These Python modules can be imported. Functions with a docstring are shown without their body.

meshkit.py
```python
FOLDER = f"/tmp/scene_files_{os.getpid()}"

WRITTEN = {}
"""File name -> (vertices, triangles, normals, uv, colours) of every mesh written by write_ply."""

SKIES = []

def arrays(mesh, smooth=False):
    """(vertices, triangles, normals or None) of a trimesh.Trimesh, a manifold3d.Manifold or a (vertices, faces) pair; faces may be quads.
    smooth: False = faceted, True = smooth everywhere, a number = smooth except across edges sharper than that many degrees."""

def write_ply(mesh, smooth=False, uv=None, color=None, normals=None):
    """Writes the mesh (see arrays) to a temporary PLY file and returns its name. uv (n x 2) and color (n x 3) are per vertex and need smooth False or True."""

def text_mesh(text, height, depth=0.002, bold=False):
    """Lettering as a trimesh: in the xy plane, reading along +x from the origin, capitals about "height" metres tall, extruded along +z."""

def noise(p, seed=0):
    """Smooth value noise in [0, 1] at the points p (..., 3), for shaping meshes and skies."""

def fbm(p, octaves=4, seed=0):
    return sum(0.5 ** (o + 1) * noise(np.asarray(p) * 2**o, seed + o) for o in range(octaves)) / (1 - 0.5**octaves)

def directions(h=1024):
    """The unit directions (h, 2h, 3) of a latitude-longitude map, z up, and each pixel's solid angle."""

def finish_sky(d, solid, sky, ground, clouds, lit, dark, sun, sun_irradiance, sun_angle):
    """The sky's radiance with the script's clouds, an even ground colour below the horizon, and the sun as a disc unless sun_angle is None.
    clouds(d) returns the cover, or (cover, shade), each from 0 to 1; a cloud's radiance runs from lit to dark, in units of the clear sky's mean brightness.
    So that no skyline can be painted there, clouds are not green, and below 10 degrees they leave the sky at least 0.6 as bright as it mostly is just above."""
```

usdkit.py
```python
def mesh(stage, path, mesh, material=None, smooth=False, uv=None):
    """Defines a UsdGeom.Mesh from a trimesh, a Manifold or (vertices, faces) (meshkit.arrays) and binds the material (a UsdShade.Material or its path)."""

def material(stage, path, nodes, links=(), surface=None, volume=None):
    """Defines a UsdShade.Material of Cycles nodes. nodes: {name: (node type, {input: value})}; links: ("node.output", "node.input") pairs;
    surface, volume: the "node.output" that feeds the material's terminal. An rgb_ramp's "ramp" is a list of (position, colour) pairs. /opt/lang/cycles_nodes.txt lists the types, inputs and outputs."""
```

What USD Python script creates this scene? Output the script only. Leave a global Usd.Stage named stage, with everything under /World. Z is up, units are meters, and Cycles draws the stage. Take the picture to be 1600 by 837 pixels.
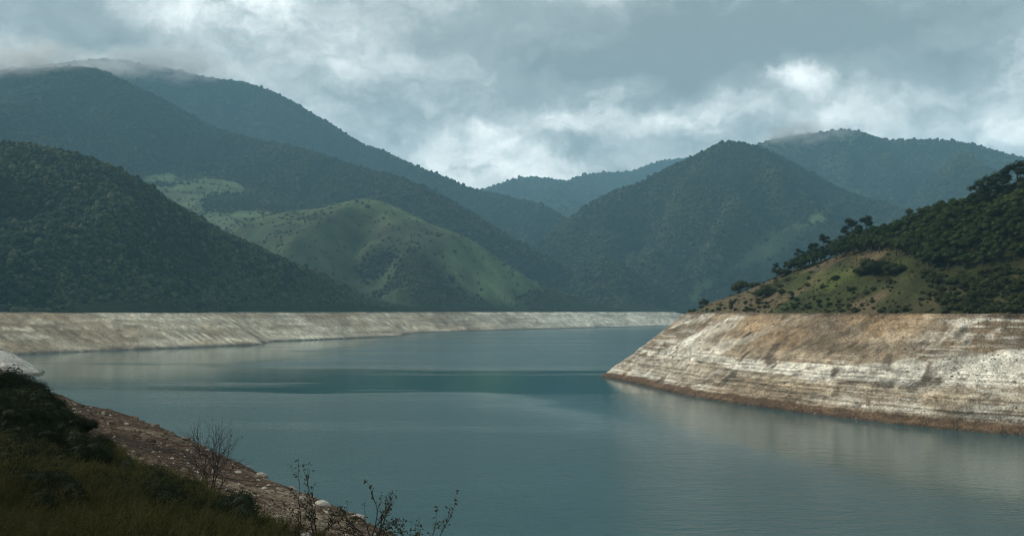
import math, random
import numpy as np
import trimesh
import usdkit, meshkit
from pxr import Usd, UsdGeom, UsdLux, UsdShade, Gf, Sdf, Vt
from scipy.interpolate import RBFInterpolator
from scipy.ndimage import gaussian_filter, map_coordinates

stage = Usd.Stage.CreateInMemory()
UsdGeom.SetStageUpAxis(stage, UsdGeom.Tokens.z)
UsdGeom.SetStageMetersPerUnit(stage, 1.0)
UsdGeom.Xform.Define(stage, '/World')
UsdGeom.Scope.Define(stage, '/World/Looks')

# ------------------------------------------------------------------ camera
FPX, HORIZON, EYE = 1537.0, 486.0, 31.0          # focal length in photo pixels, horizon row, eye height over the lake
PITCH = math.atan((HORIZON - 418.5) / FPX)
cam = UsdGeom.Camera.Define(stage, '/World/camera')
cam.AddTranslateOp().Set(Gf.Vec3d(0, 0, EYE))
cam.AddRotateXOp().Set(90 + math.degrees(PITCH))
cam.CreateHorizontalApertureAttr(36.0)
cam.CreateFocalLengthAttr(36.0 * FPX / 1600.0)
cam.CreateClippingRangeAttr(Gf.Vec2f(0.1, 40000))
cam.CreateExposureAttr(1.0)

# ------------------------------------------------------------------ light: overcast, brightest part of the cloud ahead and to the left
SUN_EL, SUN_AZ = math.radians(36), math.radians(-75)                      # azimuth from +y towards +x
sd = np.array([math.cos(SUN_EL) * math.sin(SUN_AZ), math.cos(SUN_EL) * math.cos(SUN_AZ), math.sin(SUN_EL)])
sun = UsdLux.DistantLight.Define(stage, '/World/sun')
sun.CreateIntensityAttr(0.40)
sun.CreateAngleAttr(14.0)
sun.CreateNormalizeAttr(True)
sun.CreateColorAttr(Gf.Vec3f(1.0, 0.93, 0.82))
m = Gf.Matrix4d(); m.SetRotate(Gf.Rotation(Gf.Vec3d(0, 0, 1), Gf.Vec3d(*sd)))
sun.AddTransformOp().Set(m)


class Graph:
    """Collects the nodes and links of one material."""
    def __init__(self):
        self.n, self.l, self.k = {}, [], 0

    def add(self, kind, out=None, **inp):
        name = f'n{self.k}'; self.k += 1
        vals = {}
        for key, v in inp.items():
            key = {'from_': 'from'}.get(key, key)
            if isinstance(v, str) and '.' in v and v.split('.')[0] in self.n:
                self.l.append((v, f'{name}.{key}'))
            else:
                vals[key] = v
        self.n[name] = (kind, vals)
        return f'{name}.{out}' if out else name

    def math(self, op, a, b=0.5, c=0.0, clamp=False):
        return self.add('math', 'value', math_type=op, value1=a, value2=b, value3=c, use_clamp=clamp)

    def vmath(self, op, a, b=(0, 0, 0), out='vector', **k):
        return self.add('vector_math', out, math_type=op, vector1=a, vector2=b, **k)

    def noise(self, vec, scale, detail=3.0, rough=0.5, out='fac', distortion=0.0):
        return self.add('noise_texture', out, vector=vec, scale=scale, detail=detail, roughness=rough, distortion=distortion)

    def mix(self, fac, a, b, kind='mix'):
        return self.add('mix', 'color', mix_type=kind, fac=fac, color1=a, color2=b)

    def ramp(self, fac, stops):
        return self.add('rgb_ramp', 'color', fac=fac, ramp=stops)

    def mapr(self, v, a, b, c=0.0, d=1.0, kind='smoothstep'):
        return self.add('map_range', 'result', value=v, from_min=a, from_max=b, to_min=c, to_max=d, range_type=kind, clamp=True)

    def make(self, name, surface=None, volume=None):
        return usdkit.material(stage, f'/World/Looks/{name}', self.n, self.l, surface=surface, volume=volume)


def ray(px, py):
    """Direction of the photo's pixel, scaled to unit depth along +y."""
    x, u = (np.asarray(px, float) - 800) / FPX, (418.5 - np.asarray(py, float)) / FPX
    c, s = math.cos(PITCH), math.sin(PITCH)
    y, z = c - u * s, s + u * c
    return np.stack([x / y, np.ones_like(y), z / y], -1)


def at(px, py, D):
    """World point seen at a photo pixel, D metres ahead."""
    return ray(px, py) * np.asarray(D, float)[..., None] + np.array([0, 0, EYE])


def on_level(px, py, z=0.0):
    r = ray(px, py)
    return r * ((z - EYE) / r[..., 2])[..., None] + np.array([0, 0, EYE])


def project(P):
    P = np.asarray(P, float)
    c, s = math.cos(PITCH), math.sin(PITCH)
    y, z = P[..., 1], P[..., 2] - EYE
    f = y * c + z * s
    f = np.where(np.abs(f) < 1e-6, 1e-6, f)
    u = -y * s + z * c
    return 800 + FPX * P[..., 0] / f, 418.5 - FPX * u / f, f


# ------------------------------------------------------------------ sky: thick grey cloud with a few brighter thin places
g = Graph()
d = g.vmath('normalize', g.add('texture_coordinate', 'generated'))
sep = g.add('separate_xyz', vector=d)
def swirl(scale, detail, amt):
    return g.vmath('multiply', g.vmath('subtract', g.noise(d, scale, detail, 0.6, 'color'), (0.5, 0.5, 0.5)), amt)


dw = g.vmath('add', d, g.vmath('add', swirl(5.0, 3.0, (0.12, 0.12, 0.06)), g.vmath('add', swirl(18.0, 4.0, (0.06, 0.06, 0.035)), swirl(60.0, 3.0, (0.016, 0.016, 0.012)))))
base = g.noise(g.vmath('multiply', dw, (1.0, 1.0, 3.3)), 3.3, 6.0, 0.55)
fine = g.noise(g.vmath('multiply', dw, (1.0, 1.0, 1.8)), 10.0, 8.0, 0.66)
billow = g.math('absolute', g.math('subtract', g.noise(g.vmath('multiply', dw, (1.0, 1.0, 1.7)), 16.0, 5.0, 0.55), 0.5))
val = g.math('add', g.math('multiply', g.math('subtract', base, 0.5), 0.8), g.math('multiply', g.math('subtract', fine, 0.5), 0.72))
val = g.math('add', val, g.math('multiply', g.math('subtract', billow, 0.09), 0.70))
gate = g.mapr(fine, 0.34, 0.60, 0.45, 1.25, 'linear')
# brighter and darker places of the cloud deck: pixel, radius (px, horizontal and vertical), amount
LOBES = [(335, 14, 130, 46, .42), (90, 55, 230, 70, -.06), (1240, 128, 48, 28, .50), (1095, 182, 80, 28, .40), (990, 165, 70, 60, .16),
         (755, 214, 80, 32, .34), (900, 186, 80, 28, .26), (1590, 75, 60, 45, .26), (1585, 190, 60, 30, .34), (800, 262, 190, 36, .34),
         (1330, 190, 110, 40, .18), (520, 90, 130, 70, .10),
         (1230, 50, 420, 80, -.30), (1010, 105, 200, 50, -.24), (640, 185, 120, 60, -.14), (560, 190, 150, 90, -.10), (480, 120, 120, 60, -.06), (900, 238, 95, 26, -.20), (1450, 140, 150, 50, -.10),
         (760, 60, 150, 60, -.10), (860, 165, 140, 30, -.10), (200, 60, 80, 30, -.06)]
for px, py, rx, ry, amp in LOBES:
    c = ray(px, py); c = c / np.linalg.norm(c)
    q = g.vmath('multiply', g.vmath('subtract', dw, tuple(c)), (FPX / rx, FPX / rx, FPX / ry))
    ln = g.vmath('length', q, out='value')
    lobe = g.mapr(ln, 0.0, 1.45, amp, 0.0)
    val = g.math('add', val, g.math('multiply', lobe, gate) if amp > 0.1 else lobe)
# the deck thins towards the horizon
val = g.math('add', val, g.mapr(g.add('separate_xyz', 'z', vector=d), 0.05, 0.30, 0.05, -0.03))
cloud = g.ramp(g.math('add', val, 0.36, clamp=True), [(0.0, (2.6, 3.1, 3.2)), (0.25, (3.9, 4.5, 4.6)), (0.45, (6.7, 7.35, 7.4)), (0.62, (9.8, 10.4, 10.3)), (0.82, (13.8, 14.1, 13.8)), (1.0, (15.5, 15.9, 15.6))])
sky = g.add('sky_texture', 'color', sky_type='single_scattering', sun_disc=False, sun_elevation=SUN_EL, sun_rotation=SUN_AZ)
skycol = g.mix(0.97, sky, cloud)
bg = g.add('background_shader', 'background', color=skycol, strength=0.056)
sky_mat = g.make('sky', surface=bg)
dome = UsdLux.DomeLight.Define(stage, '/World/sky')
UsdShade.MaterialBindingAPI.Apply(dome.GetPrim()).Bind(sky_mat)

# ------------------------------------------------------------------ naming helpers
_used = {}


def numbered(parent, name):
    k = (parent, name)
    n = _used.get(k, -1) + 1
    _used[k] = n
    return f'{parent}/{name}' if n == 0 else f'{parent}/{name}_{n:03d}'


def tag(p, label=None, cat=None, group=None, kind=None):
    for k, v in (('label', label), ('category', cat), ('group', group), ('kind', kind)):
        if v:
            p.SetCustomDataByKey(k, v)
    return p


def put(name, mesh, mat, parent='/World', smooth=False, color=None):
    """ONE mesh prim; vertex colours are the surface's own colours."""
    path = numbered(parent, name)
    m = usdkit.mesh(stage, path, mesh, mat, smooth=smooth)
    if color is not None:
        UsdGeom.PrimvarsAPI(m).CreatePrimvar('tint', Sdf.ValueTypeNames.Color3fArray, 'vertex').Set(Vt.Vec3fArray.FromNumpy(np.asarray(color, np.float32)))
    return m.GetPrim()


def thing(name, loc=(0, 0, 0), rz=0.0, scale=1.0, tilt=(0, 0)):
    path = numbered('/World', name)
    x = UsdGeom.Xform.Define(stage, path)
    x.AddTranslateOp().Set(Gf.Vec3d(*map(float, loc)))
    x.AddRotateXYZOp().Set(Gf.Vec3f(float(tilt[0]), float(tilt[1]), math.degrees(rz)))
    s = scale if np.ndim(scale) else (scale,) * 3
    x.AddScaleOp().Set(Gf.Vec3f(*map(float, s)))
    return x.GetPrim()


def classprim(name):
    return stage.CreateClassPrim(f'/World/Looks/kind_{name}')


def copy_of(cls, name, loc, rz, scale, label, cat, group=None, tilt=(0, 0)):
    o = thing(name, loc, rz, scale, tilt)
    o.GetReferences().AddInternalReference(cls.GetPath())
    o.SetInstanceable(True)
    return tag(o, label, cat, group)


def scatter(name, protos, pos, rot_z, scale, label, cat, idx=None, tilt=None):
    """Uncountable stuff: one PointInstancer."""
    path = numbered('/World', name)
    pi = UsdGeom.PointInstancer.Define(stage, path)
    targets = []
    for k, (mesh, mat) in enumerate(protos):
        q = f'{path}/kind_{k}'
        usdkit.mesh(stage, q, mesh, mat, smooth=False)
        targets.append(q)
    pi.CreatePrototypesRel().SetTargets(targets)
    n = len(pos)
    rng = np.random.default_rng(n + 5)
    if idx is None:
        idx = rng.integers(0, len(protos), n)
    pi.CreateProtoIndicesAttr(Vt.IntArray.FromNumpy(np.asarray(idx, np.int32)))
    pi.CreatePositionsAttr(Vt.Vec3fArray.FromNumpy(np.asarray(pos, np.float32)))
    h = np.asarray(rot_z) / 2
    if tilt is None:
        q = np.stack([np.cos(h), 0 * h, 0 * h, np.sin(h)], 1)
    else:                                            # rotation about z, then a lean about x
        ct, st = np.cos(tilt / 2), np.sin(tilt / 2)
        q = np.stack([np.cos(h) * ct, np.cos(h) * st, np.sin(h) * st, np.sin(h) * ct], 1)
    pi.CreateOrientationsAttr(Vt.QuathArray([Gf.Quath(*map(float, r)) for r in q]))
    s = np.asarray(scale, np.float32)
    if s.ndim == 1:
        s = np.repeat(s[:, None], 3, 1)
    pi.CreateScalesAttr(Vt.Vec3fArray.FromNumpy(s))
    return tag(pi.GetPrim(), label, cat, kind='stuff')


# ------------------------------------------------------------------ terrain helpers
def P2(x, y):
    return np.stack([x, y, np.zeros_like(x)], -1)


def fbm2(x, y, wl, octaves=4, seed=0):
    return meshkit.fbm(np.stack([np.asarray(x) / wl, np.asarray(y) / wl, np.full_like(np.asarray(x, float), seed * 7.31)], -1), octaves, seed) - 0.5


def ridged(x, y, wl, octaves=4, seed=0):
    out, a, tot = 0, 1.0, 0
    for o in range(octaves):
        n = meshkit.noise(np.stack([x / wl * 2**o, y / wl * 2**o, np.full_like(x, 3.7 * seed + o)], -1), seed + o)
        out = out + a * (1 - np.abs(2 * n - 1)); tot += a; a *= 0.5
    return out / tot


def spline(pts, n):
    """Resamples a polyline through its points, smoothly."""
    from scipy.interpolate import PchipInterpolator
    pts = np.asarray(pts, float)
    s = np.r_[0, np.cumsum(np.linalg.norm(np.diff(pts[:, :2], axis=0), axis=1))]
    u = np.linspace(0, s[-1], n)
    return np.stack([PchipInterpolator(s, pts[:, k])(u) for k in range(pts.shape[1])], 1)


def to_line(x, y, poly):
    """(distance, height of the nearest point, arc length, side) to a polyline seen from above; side > 0 to the left of its direction."""
    best = np.full(x.shape, 1e18); z = np.zeros_like(x); t = np.zeros_like(x); side = np.zeros_like(x)
    L = 0.0
    for a, b in zip(poly[:-1], poly[1:]):
        dx, dy = b[0] - a[0], b[1] - a[1]
        l2 = dx * dx + dy * dy + 1e-9
        u = np.clip(((x - a[0]) * dx + (y - a[1]) * dy) / l2, 0, 1)
        ex, ey = x - a[0] - u * dx, y - a[1] - u * dy
        d2 = ex * ex + ey * ey
        k = d2 < best
        best = np.where(k, d2, best)
        z = np.where(k, a[2] + u * (b[2] - a[2]), z)
        t = np.where(k, L + u * math.sqrt(l2), t)
        side = np.where(k, dx * (y - a[1]) - dy * (x - a[0]), side)
        L += math.sqrt(l2)
    return np.sqrt(best), z, t, side


def crest(pix, n=None):
    """Crest line from (photo x, photo y, metres ahead)."""
    a = np.asarray(pix, float)
    return spline(at(a[:, 0], a[:, 1], a[:, 2]), n or 3 * len(a))


def spurs(line, every, length, drop, rng, sides=(-1, 1), start=0.0, swing=0.5):
    """Side ridges that run down from a crest."""
    out = []
    s = np.r_[0, np.cumsum(np.linalg.norm(np.diff(line[:, :2], axis=0), axis=1))]
    u = start + every * 0.5
    while u < s[-1]:
        p = np.array([np.interp(u, s, line[:, k]) for k in range(3)])
        q = np.array([np.interp(min(u + 20, s[-1]), s, line[:, k]) for k in range(3)]) - np.array([np.interp(max(u - 20, 0), s, line[:, k]) for k in range(3)])
        th = math.atan2(q[1], q[0])
        for sd_ in sides:
            a = th + sd_ * math.pi / 2 + rng.uniform(-swing, swing)
            pts, cur, z = [p.copy()], p.copy(), p[2]
            L = length * rng.uniform(0.6, 1.2); n = 7
            for k in range(n):
                a += rng.uniform(-0.25, 0.25)
                cur = cur + np.array([math.cos(a), math.sin(a), 0]) * L / n
                z -= L / n * drop * rng.uniform(0.6, 1.4) * (1.25 if k < 2 else 1.0)
                pts.append(np.array([cur[0], cur[1], z]))
            out.append(np.array(pts))
        u += every * rng.uniform(0.7, 1.3)
    return out


def ridge_height(x, y, lines, soft=12.0):
    """Smooth upper envelope of slopes falling away from ridge lines: (polyline, slope, crest rounding)."""
    acc, top = None, None
    hs = []
    for poly, slope, rnd in lines:
        dd, zz, _, _ = to_line(x, y, poly)
        hs.append((zz - slope * (np.sqrt(dd * dd + rnd * rnd) - rnd)).astype(np.float32))
    top = np.maximum.reduce(hs)
    acc = sum(np.exp((h - top) / soft) for h in hs)
    return top + soft * np.log(acc) * 0.5


class Field:
    """A height field on a regular grid."""
    def __init__(self, x0, x1, y0, y1, step):
        self.x = np.arange(x0, x1 + step, step); self.y = np.arange(y0, y1 + step, step); self.step = step
        self.X, self.Y = np.meshgrid(self.x, self.y)
        self.Z = np.zeros_like(self.X)

    def h(self, x, y):
        return self.sample(self.Z, x, y)

    def sample(self, A, x, y):
        x, y = np.asarray(x, float), np.asarray(y, float)
        c = [((y - self.y[0]) / self.step).ravel(), ((x - self.x[0]) / self.step).ravel()]
        return map_coordinates(A, c, order=1, mode='nearest').reshape(x.shape)

    def grad(self):
        gy, gx = np.gradient(self.Z, self.step)
        return gx, gy

    def mesh(self, keep=None):
        ny, nx = self.X.shape
        V = np.stack([self.X, self.Y, self.Z], -1).reshape(-1, 3)
        i, j = np.meshgrid(np.arange(ny - 1), np.arange(nx - 1), indexing='ij')
        a = (i * nx + j).ravel(); b = a + 1; c = a + nx + 1; e = a + nx
        F = np.vstack([np.stack([a, b, c], 1), np.stack([a, c, e], 1)])
        self.map = np.arange(len(V))
        if keep is not None:
            k = keep.ravel()
            F = F[k[F].any(1)]
            used = np.unique(F)
            m = np.full(len(V), -1); m[used] = np.arange(len(used))
            V, F = V[used], m[F]
            self.map = used
        return V, F

    def pick(self, px, py, dmin, dmax, n=900):
        """Point of the field seen at a photo pixel."""
        r = ray(px, py)
        D = np.geomspace(dmin, dmax, n)
        Pp = r[..., None, :] * D[:, None] + np.array([0, 0, EYE])
        under = Pp[..., 2] < self.h(Pp[..., 0], Pp[..., 1])
        k = np.argmax(under, -1)
        out = np.take_along_axis(Pp, k[..., None, None], -2)[..., 0, :]
        return np.where(under.any(-1)[..., None], out, np.nan)


def vary(g, scale=30.0):
    return g.noise(g.add('geometry', 'position'), scale)


def ground_material(name, rough=0.95, fine_scale=1.2, amount=0.45, bump=0.35, bump_dist=0.3, spec=0.2, cells=None):
    """Surface whose colour is the mesh's own tint, broken up by grain at two scales."""
    g = Graph()
    col = g.add('attribute', 'color', attribute='tint')
    pos = g.add('geometry', 'position')
    n1 = g.noise(pos, fine_scale, 6.0, 0.65)
    n2 = g.noise(pos, fine_scale * 0.17, 4.0, 0.6)
    f = g.math('add', g.mapr(n1, 0.25, 0.75, 1 - amount, 1 + amount, 'linear'), g.mapr(n2, 0.3, 0.7, -amount * 0.5, amount * 0.5, 'linear'))
    col = g.vmath('scale', col, scale=f)
    hgt = n1
    if cells:                                        # broken blocks, each of its own tone
        for sc_, am_ in cells:
            v = g.add('voronoi_texture', vector=g.vmath('add', pos, g.vmath('multiply', g.noise(pos, sc_, 3.0, 0.6, 'color'), (0.6 / sc_,) * 3)), scale=sc_, feature='f1')
            tone = g.add('rgb_to_bw', 'val', color=f'{v}.color')
            col = g.vmath('scale', col, scale=g.mapr(tone, 0.2, 0.8, 1 - am_, 1 + am_, 'linear'))
            col = g.vmath('scale', col, scale=g.mapr(f'{v}.distance', 0.45, 0.85, 1.0, 1 - am_))
            hgt = g.math('subtract', hgt, g.math('multiply', f'{v}.distance', 0.7))
    b = g.add('bump', 'normal', height=hgt, strength=bump, distance=bump_dist)
    p = g.add('principled_bsdf', 'BSDF', base_color=col, roughness=rough, specular_ior_level=spec, normal=b)
    return g.make(name, surface=p)


M_forest_floor = ground_material('forest_floor', fine_scale=0.12, amount=0.3, bump=0.5, bump_dist=2.0, spec=0.1)
M_bank = ground_material('bank_rock', fine_scale=1.6, amount=0.40, bump=0.9, bump_dist=0.6, spec=0.15, cells=((0.55, 0.14), (1.7, 0.18)))
M_far_bank = ground_material('far_bank_rock', fine_scale=0.5, amount=0.22, bump=0.7, bump_dist=1.0, spec=0.15, cells=((0.12, 0.10), (0.5, 0.14)))
M_soil = ground_material('bank_soil', fine_scale=7.0, amount=0.5, bump=1.0, bump_dist=0.08, spec=0.1, cells=((5.0, 0.25), (14.0, 0.3)))


def leaf_material(name, a, b, c, patch=0.02, trans=0.25):
    """Foliage: three greens by clump and by plant."""
    g = Graph()
    pos = g.add('geometry', 'position')
    n = g.noise(pos, patch, 4.0, 0.6)
    rnd = g.add('object_info', 'random')
    isl = g.add('geometry', 'random_per_island')
    t = g.math('add', g.math('multiply', n, 0.7), g.math('add', g.math('multiply', rnd, 0.35), g.math('multiply', isl, 0.25)))
    col = g.ramp(t, [(0.25, a), (0.6, b), (0.95, c)])
    p = g.add('principled_bsdf', 'BSDF', base_color=col, roughness=0.8, specular_ior_level=0.14)
    tr = g.add('translucent_bsdf', 'BSDF', color=col)
    return g.make(name, surface=g.add('mix_closure', 'closure', fac=trans, closure1=p, closure2=tr))


M_canopy = leaf_material('far_canopy', (0.012, 0.026, 0.018), (0.022, 0.042, 0.027), (0.042, 0.064, 0.038), patch=0.012, trans=0.1)
M_heathwood = leaf_material('hill_scrub', (0.038, 0.058, 0.032), (0.072, 0.088, 0.046), (0.120, 0.118, 0.064), patch=0.015, trans=0.1)
M_leaf_dark = leaf_material('tree_leaves', (0.022, 0.038, 0.012), (0.044, 0.066, 0.020), (0.080, 0.100, 0.034), patch=0.05, trans=0.2)

rng = np.random.default_rng(11)
lo = np.log

# ================================================================== the lake
g = Graph()
pos = g.add('geometry', 'position')
sx = g.add('separate_xyz', vector=pos)
px_, py_ = f'{sx}.x', f'{sx}.y'
wob = g.math('multiply', g.math('subtract', g.noise(g.vmath('multiply', pos, (0.35, 1.0, 0)), 0.012, 4.0, 0.6), 0.5), 1.0)
yy = g.math('add', py_, g.math('multiply', wob, 190.0))
near = g.mapr(yy, 350.0, 385.0, 1.0, 0.0)                                  # wind-ruffled water this side of the lee
far = g.mapr(yy, 520.0, 575.0, 0.0, 1.0)                                    # ruffled again beyond it, in the open middle of the lake
opened = g.mapr(g.math('add', px_, g.math('multiply', wob, 110.0)), -175.0, -95.0, 0.0, 1.0)
far = g.math('multiply', far, opened)
ruf = g.math('maximum', near, far)
# sheltered water along the pale bank on the other side
streak = g.noise(g.vmath('multiply', pos, (0.18, 1.0, 0)), 0.016, 5.0, 0.65)
ruf = g.math('multiply', ruf, g.mapr(streak, 0.30, 0.52, 0.45, 1.0))
ruf = g.math('add', ruf, g.math('multiply', g.mapr(streak, 0.56, 0.70), g.math('subtract', 0.35, g.math('multiply', ruf, 0.35))))
ln = g.math('add', g.math('multiply', px_, 0.934), g.math('multiply', g.math('subtract', py_, 470.0), 0.357))
lee = g.mapr(g.math('add', ln, g.math('multiply', wob, 60.0)), -78.0, -30.0, 0.0, 0.93)
lee = g.math('multiply', lee, g.mapr(py_, 420.0, 470.0, 1.0, 0.0))
ruf = g.math('multiply', ruf, g.math('subtract', 1.0, lee))
w1 = g.noise(g.vmath('multiply', pos, (0.8, 1.0, 1.0)), 0.9, 3.0, 0.6)
w2 = g.noise(pos, 4.0, 3.0, 0.6)
hgt = g.math('add', g.math('multiply', w1, 0.72), g.math('add', g.math('multiply', w2, 0.18), g.math('multiply', g.noise(g.vmath('multiply', pos, (0.6, 1.0, 1.0)), 0.3, 2.0, 0.5), 0.9)))
nrm = g.add('bump', 'normal', height=hgt, distance=0.60, strength=g.math('add', 0.05, g.math('multiply', ruf, 0.95)))
body = g.mix(g.noise(pos, 0.01, 2.0), (0.011, 0.060, 0.069), (0.014, 0.076, 0.085))
wat = g.add('principled_bsdf', 'BSDF', base_color=body, ior=1.33, normal=nrm, roughness=g.math('add', 0.05, g.math('multiply', ruf, 0.11)), specular_ior_level=0.5)
M_water = g.make('lake_water', surface=wat)
xs, ys = np.linspace(-2600, 2600, 14), np.linspace(-150, 4200, 12)
lake = Field(-2600, 2600, -150, 4200, 200)
tag(put('lake_water', lake.mesh(), M_water), 'still blue green reservoir water, ruffled in the middle', 'lake', kind='structure')

# ================================================================== far shore: pale drawdown band below the high water line
SHORE = [(-420, 580), (-160, 566), (20, 554.5), (100, 550.5), (200, 546.5), (300, 543), (404, 538.5), (428, 533), (500, 530.5), (560, 528), (622, 525.3), (648, 520.5), (720, 517.8),
         (800, 515), (900, 512.6), (965, 511), (1020, 509.3), (1075, 508.6), (1140, 508.2), (1300, 507.8)]
sp = on_level(*np.array(SHORE, float).T)
shore = []
for k in range(len(sp) - 1):
    n = max(3, int(np.linalg.norm(sp[k + 1] - sp[k]) / 22))
    for u in np.arange(n) / n:
        shore.append(sp[k] * (1 - u) + sp[k + 1] * u)
shore = np.array(shore)
jit = fbm2(np.arange(len(shore)) * 22.0, np.zeros(len(shore)), 140.0, 3, 4)
shore[:, 1] += jit * 26
HW = 30.3                                                                  # the reservoir's full level


def bank_profile(s, t, width, seed, x, y):
    """Height over the water at s metres in from the water's edge: wave-cut benches, ribs and washed gullies."""
    s = s + 5.0 * fbm2(x, y, 22.0, 4, seed) + 1.6 * fbm2(x, y, 5.0, 3, seed + 3)
    z = s / width * HW
    step = 2.4
    zz = z / step + 0.9 * fbm2(x, y, 60.0, 2, seed + 5)
    fr = zz - np.floor(zz)
    bench = (np.clip((fr - 0.35) / 0.65, 0, 1) ** 1.5 - fr) * step
    return z + 0.33 * bench


far_f = Field(-700, 700, 640, 2150, 4.0)
dist, _, tt, side = to_line(far_f.X, far_f.Y, np.c_[shore[:, :2], np.zeros(len(shore))])
sgn = np.where(side > 0, dist, -dist)
rib = ridged(tt, sgn * 0.35, 62.0, 4, 2)
z = bank_profile(sgn + 9 * (rib - 0.62) * np.clip(sgn / 25, 0.15, 1), tt, 46.0, 8, tt * 0.45, sgn)
far_f.Z = np.where(sgn > -14, np.clip(z, -8, HW + 1.6 * fbm2(far_f.X, far_f.Y, 18, 4, 1) - 0.3), -8)
keep = (sgn > -16) & (sgn < 95)


def mixc(a, b, t):
    t = np.clip(t, 0, 1)[..., None]
    return np.asarray(a) * (1 - t) + np.asarray(b) * t


def sstep(a, b, x):
    t = np.clip((x - a) / (b - a), 0, 1)
    return t * t * (3 - 2 * t)


x, y, zf = far_f.X, far_f.Y, far_f.Z
c = mixc((0.27, 0.215, 0.155), (0.44, 0.38, 0.30), sstep(-0.12, 0.15, fbm2(x, y, 60, 5, 21)))
lines = np.sin(zf * 1.9 + 3.0 * fbm2(x, y, 90, 3, 22))
c = mixc(c, (0.56, 0.52, 0.45), 0.75 * sstep(0.35, 0.95, lines) * sstep(-0.25, 0.15, fbm2(x + 300, y, 110, 3, 23)))
c = mixc(c, (0.58, 0.53, 0.45), 0.75 * sstep(0.0, 0.16, fbm2(x * 0.6, y * 0.6, 50, 5, 24) + 0.5 * fbm2(zf * 9, x * .4 + y * .4, 40, 4, 28)))
c = mixc(c, (0.22, 0.165, 0.11), 0.6 * sstep(0.03, 0.2, fbm2(zf * 14, (x * .5 + y * .8) * .3, 40, 4, 29)))
c = mixc(c, (0.26, 0.20, 0.14), 0.6 * sstep(0.06, 0.25, fbm2(x - 200, y, 45, 4, 25)) * sstep(8, 24, zf))
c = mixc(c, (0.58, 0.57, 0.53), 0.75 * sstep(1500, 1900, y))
lv = ridged(zf * 2.4 + 3 * fbm2(x, y, 30, 3, 38), tt * 0.05, 5.0, 4, 36)
c = mixc(c, (0.12, 0.095, 0.07), 0.6 * sstep(0.76, 0.88, lv) * sstep(-0.2, 0.1, fbm2(x, y, 70, 3, 39)))
c = mixc(c, (0.66, 0.62, 0.54), 0.7 * sstep(0.74, 0.86, ridged(zf * 1.7, tt * 0.04, 5.0, 4, 37)) * sstep(-0.1, 0.1, fbm2(x + 90, y, 80, 3, 40)))
st_ = np.sin(zf * 2.6 + 4 * fbm2(x, y, 120, 3, 41)) * 0.6 + np.sin(zf * 5.3 + 3 * fbm2(x, y, 60, 3, 42)) * 0.4
c = c * (1 + 0.22 * st_)[..., None]
c = c * np.array([1.34, 1.22, 1.05]) * np.clip(1.08 + 0.5 * fbm2(x, y, 16, 5, 26) + 1.4 * fbm2(tt * 0.22, zf * 2.0, 9, 5, 43), 0.5, 1.5)[..., None]
c = mixc(c, (0.12, 0.105, 0.085), sstep(2.2, 0.8, zf))
c = mixc(c, (0.10, 0.08, 0.06), 0.9 * sstep(HW - 1.3, HW - 0.2, zf + 1.5 * fbm2(x, y, 20, 3, 27)))
m_ = far_f.mesh(keep)
tag(put('far_shore', m_, M_far_bank, smooth=True, color=c.reshape(-1, 3)[far_f.map]), 'pale bare band of rock along the far shore below the high water line', 'shore', kind='structure')

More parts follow.
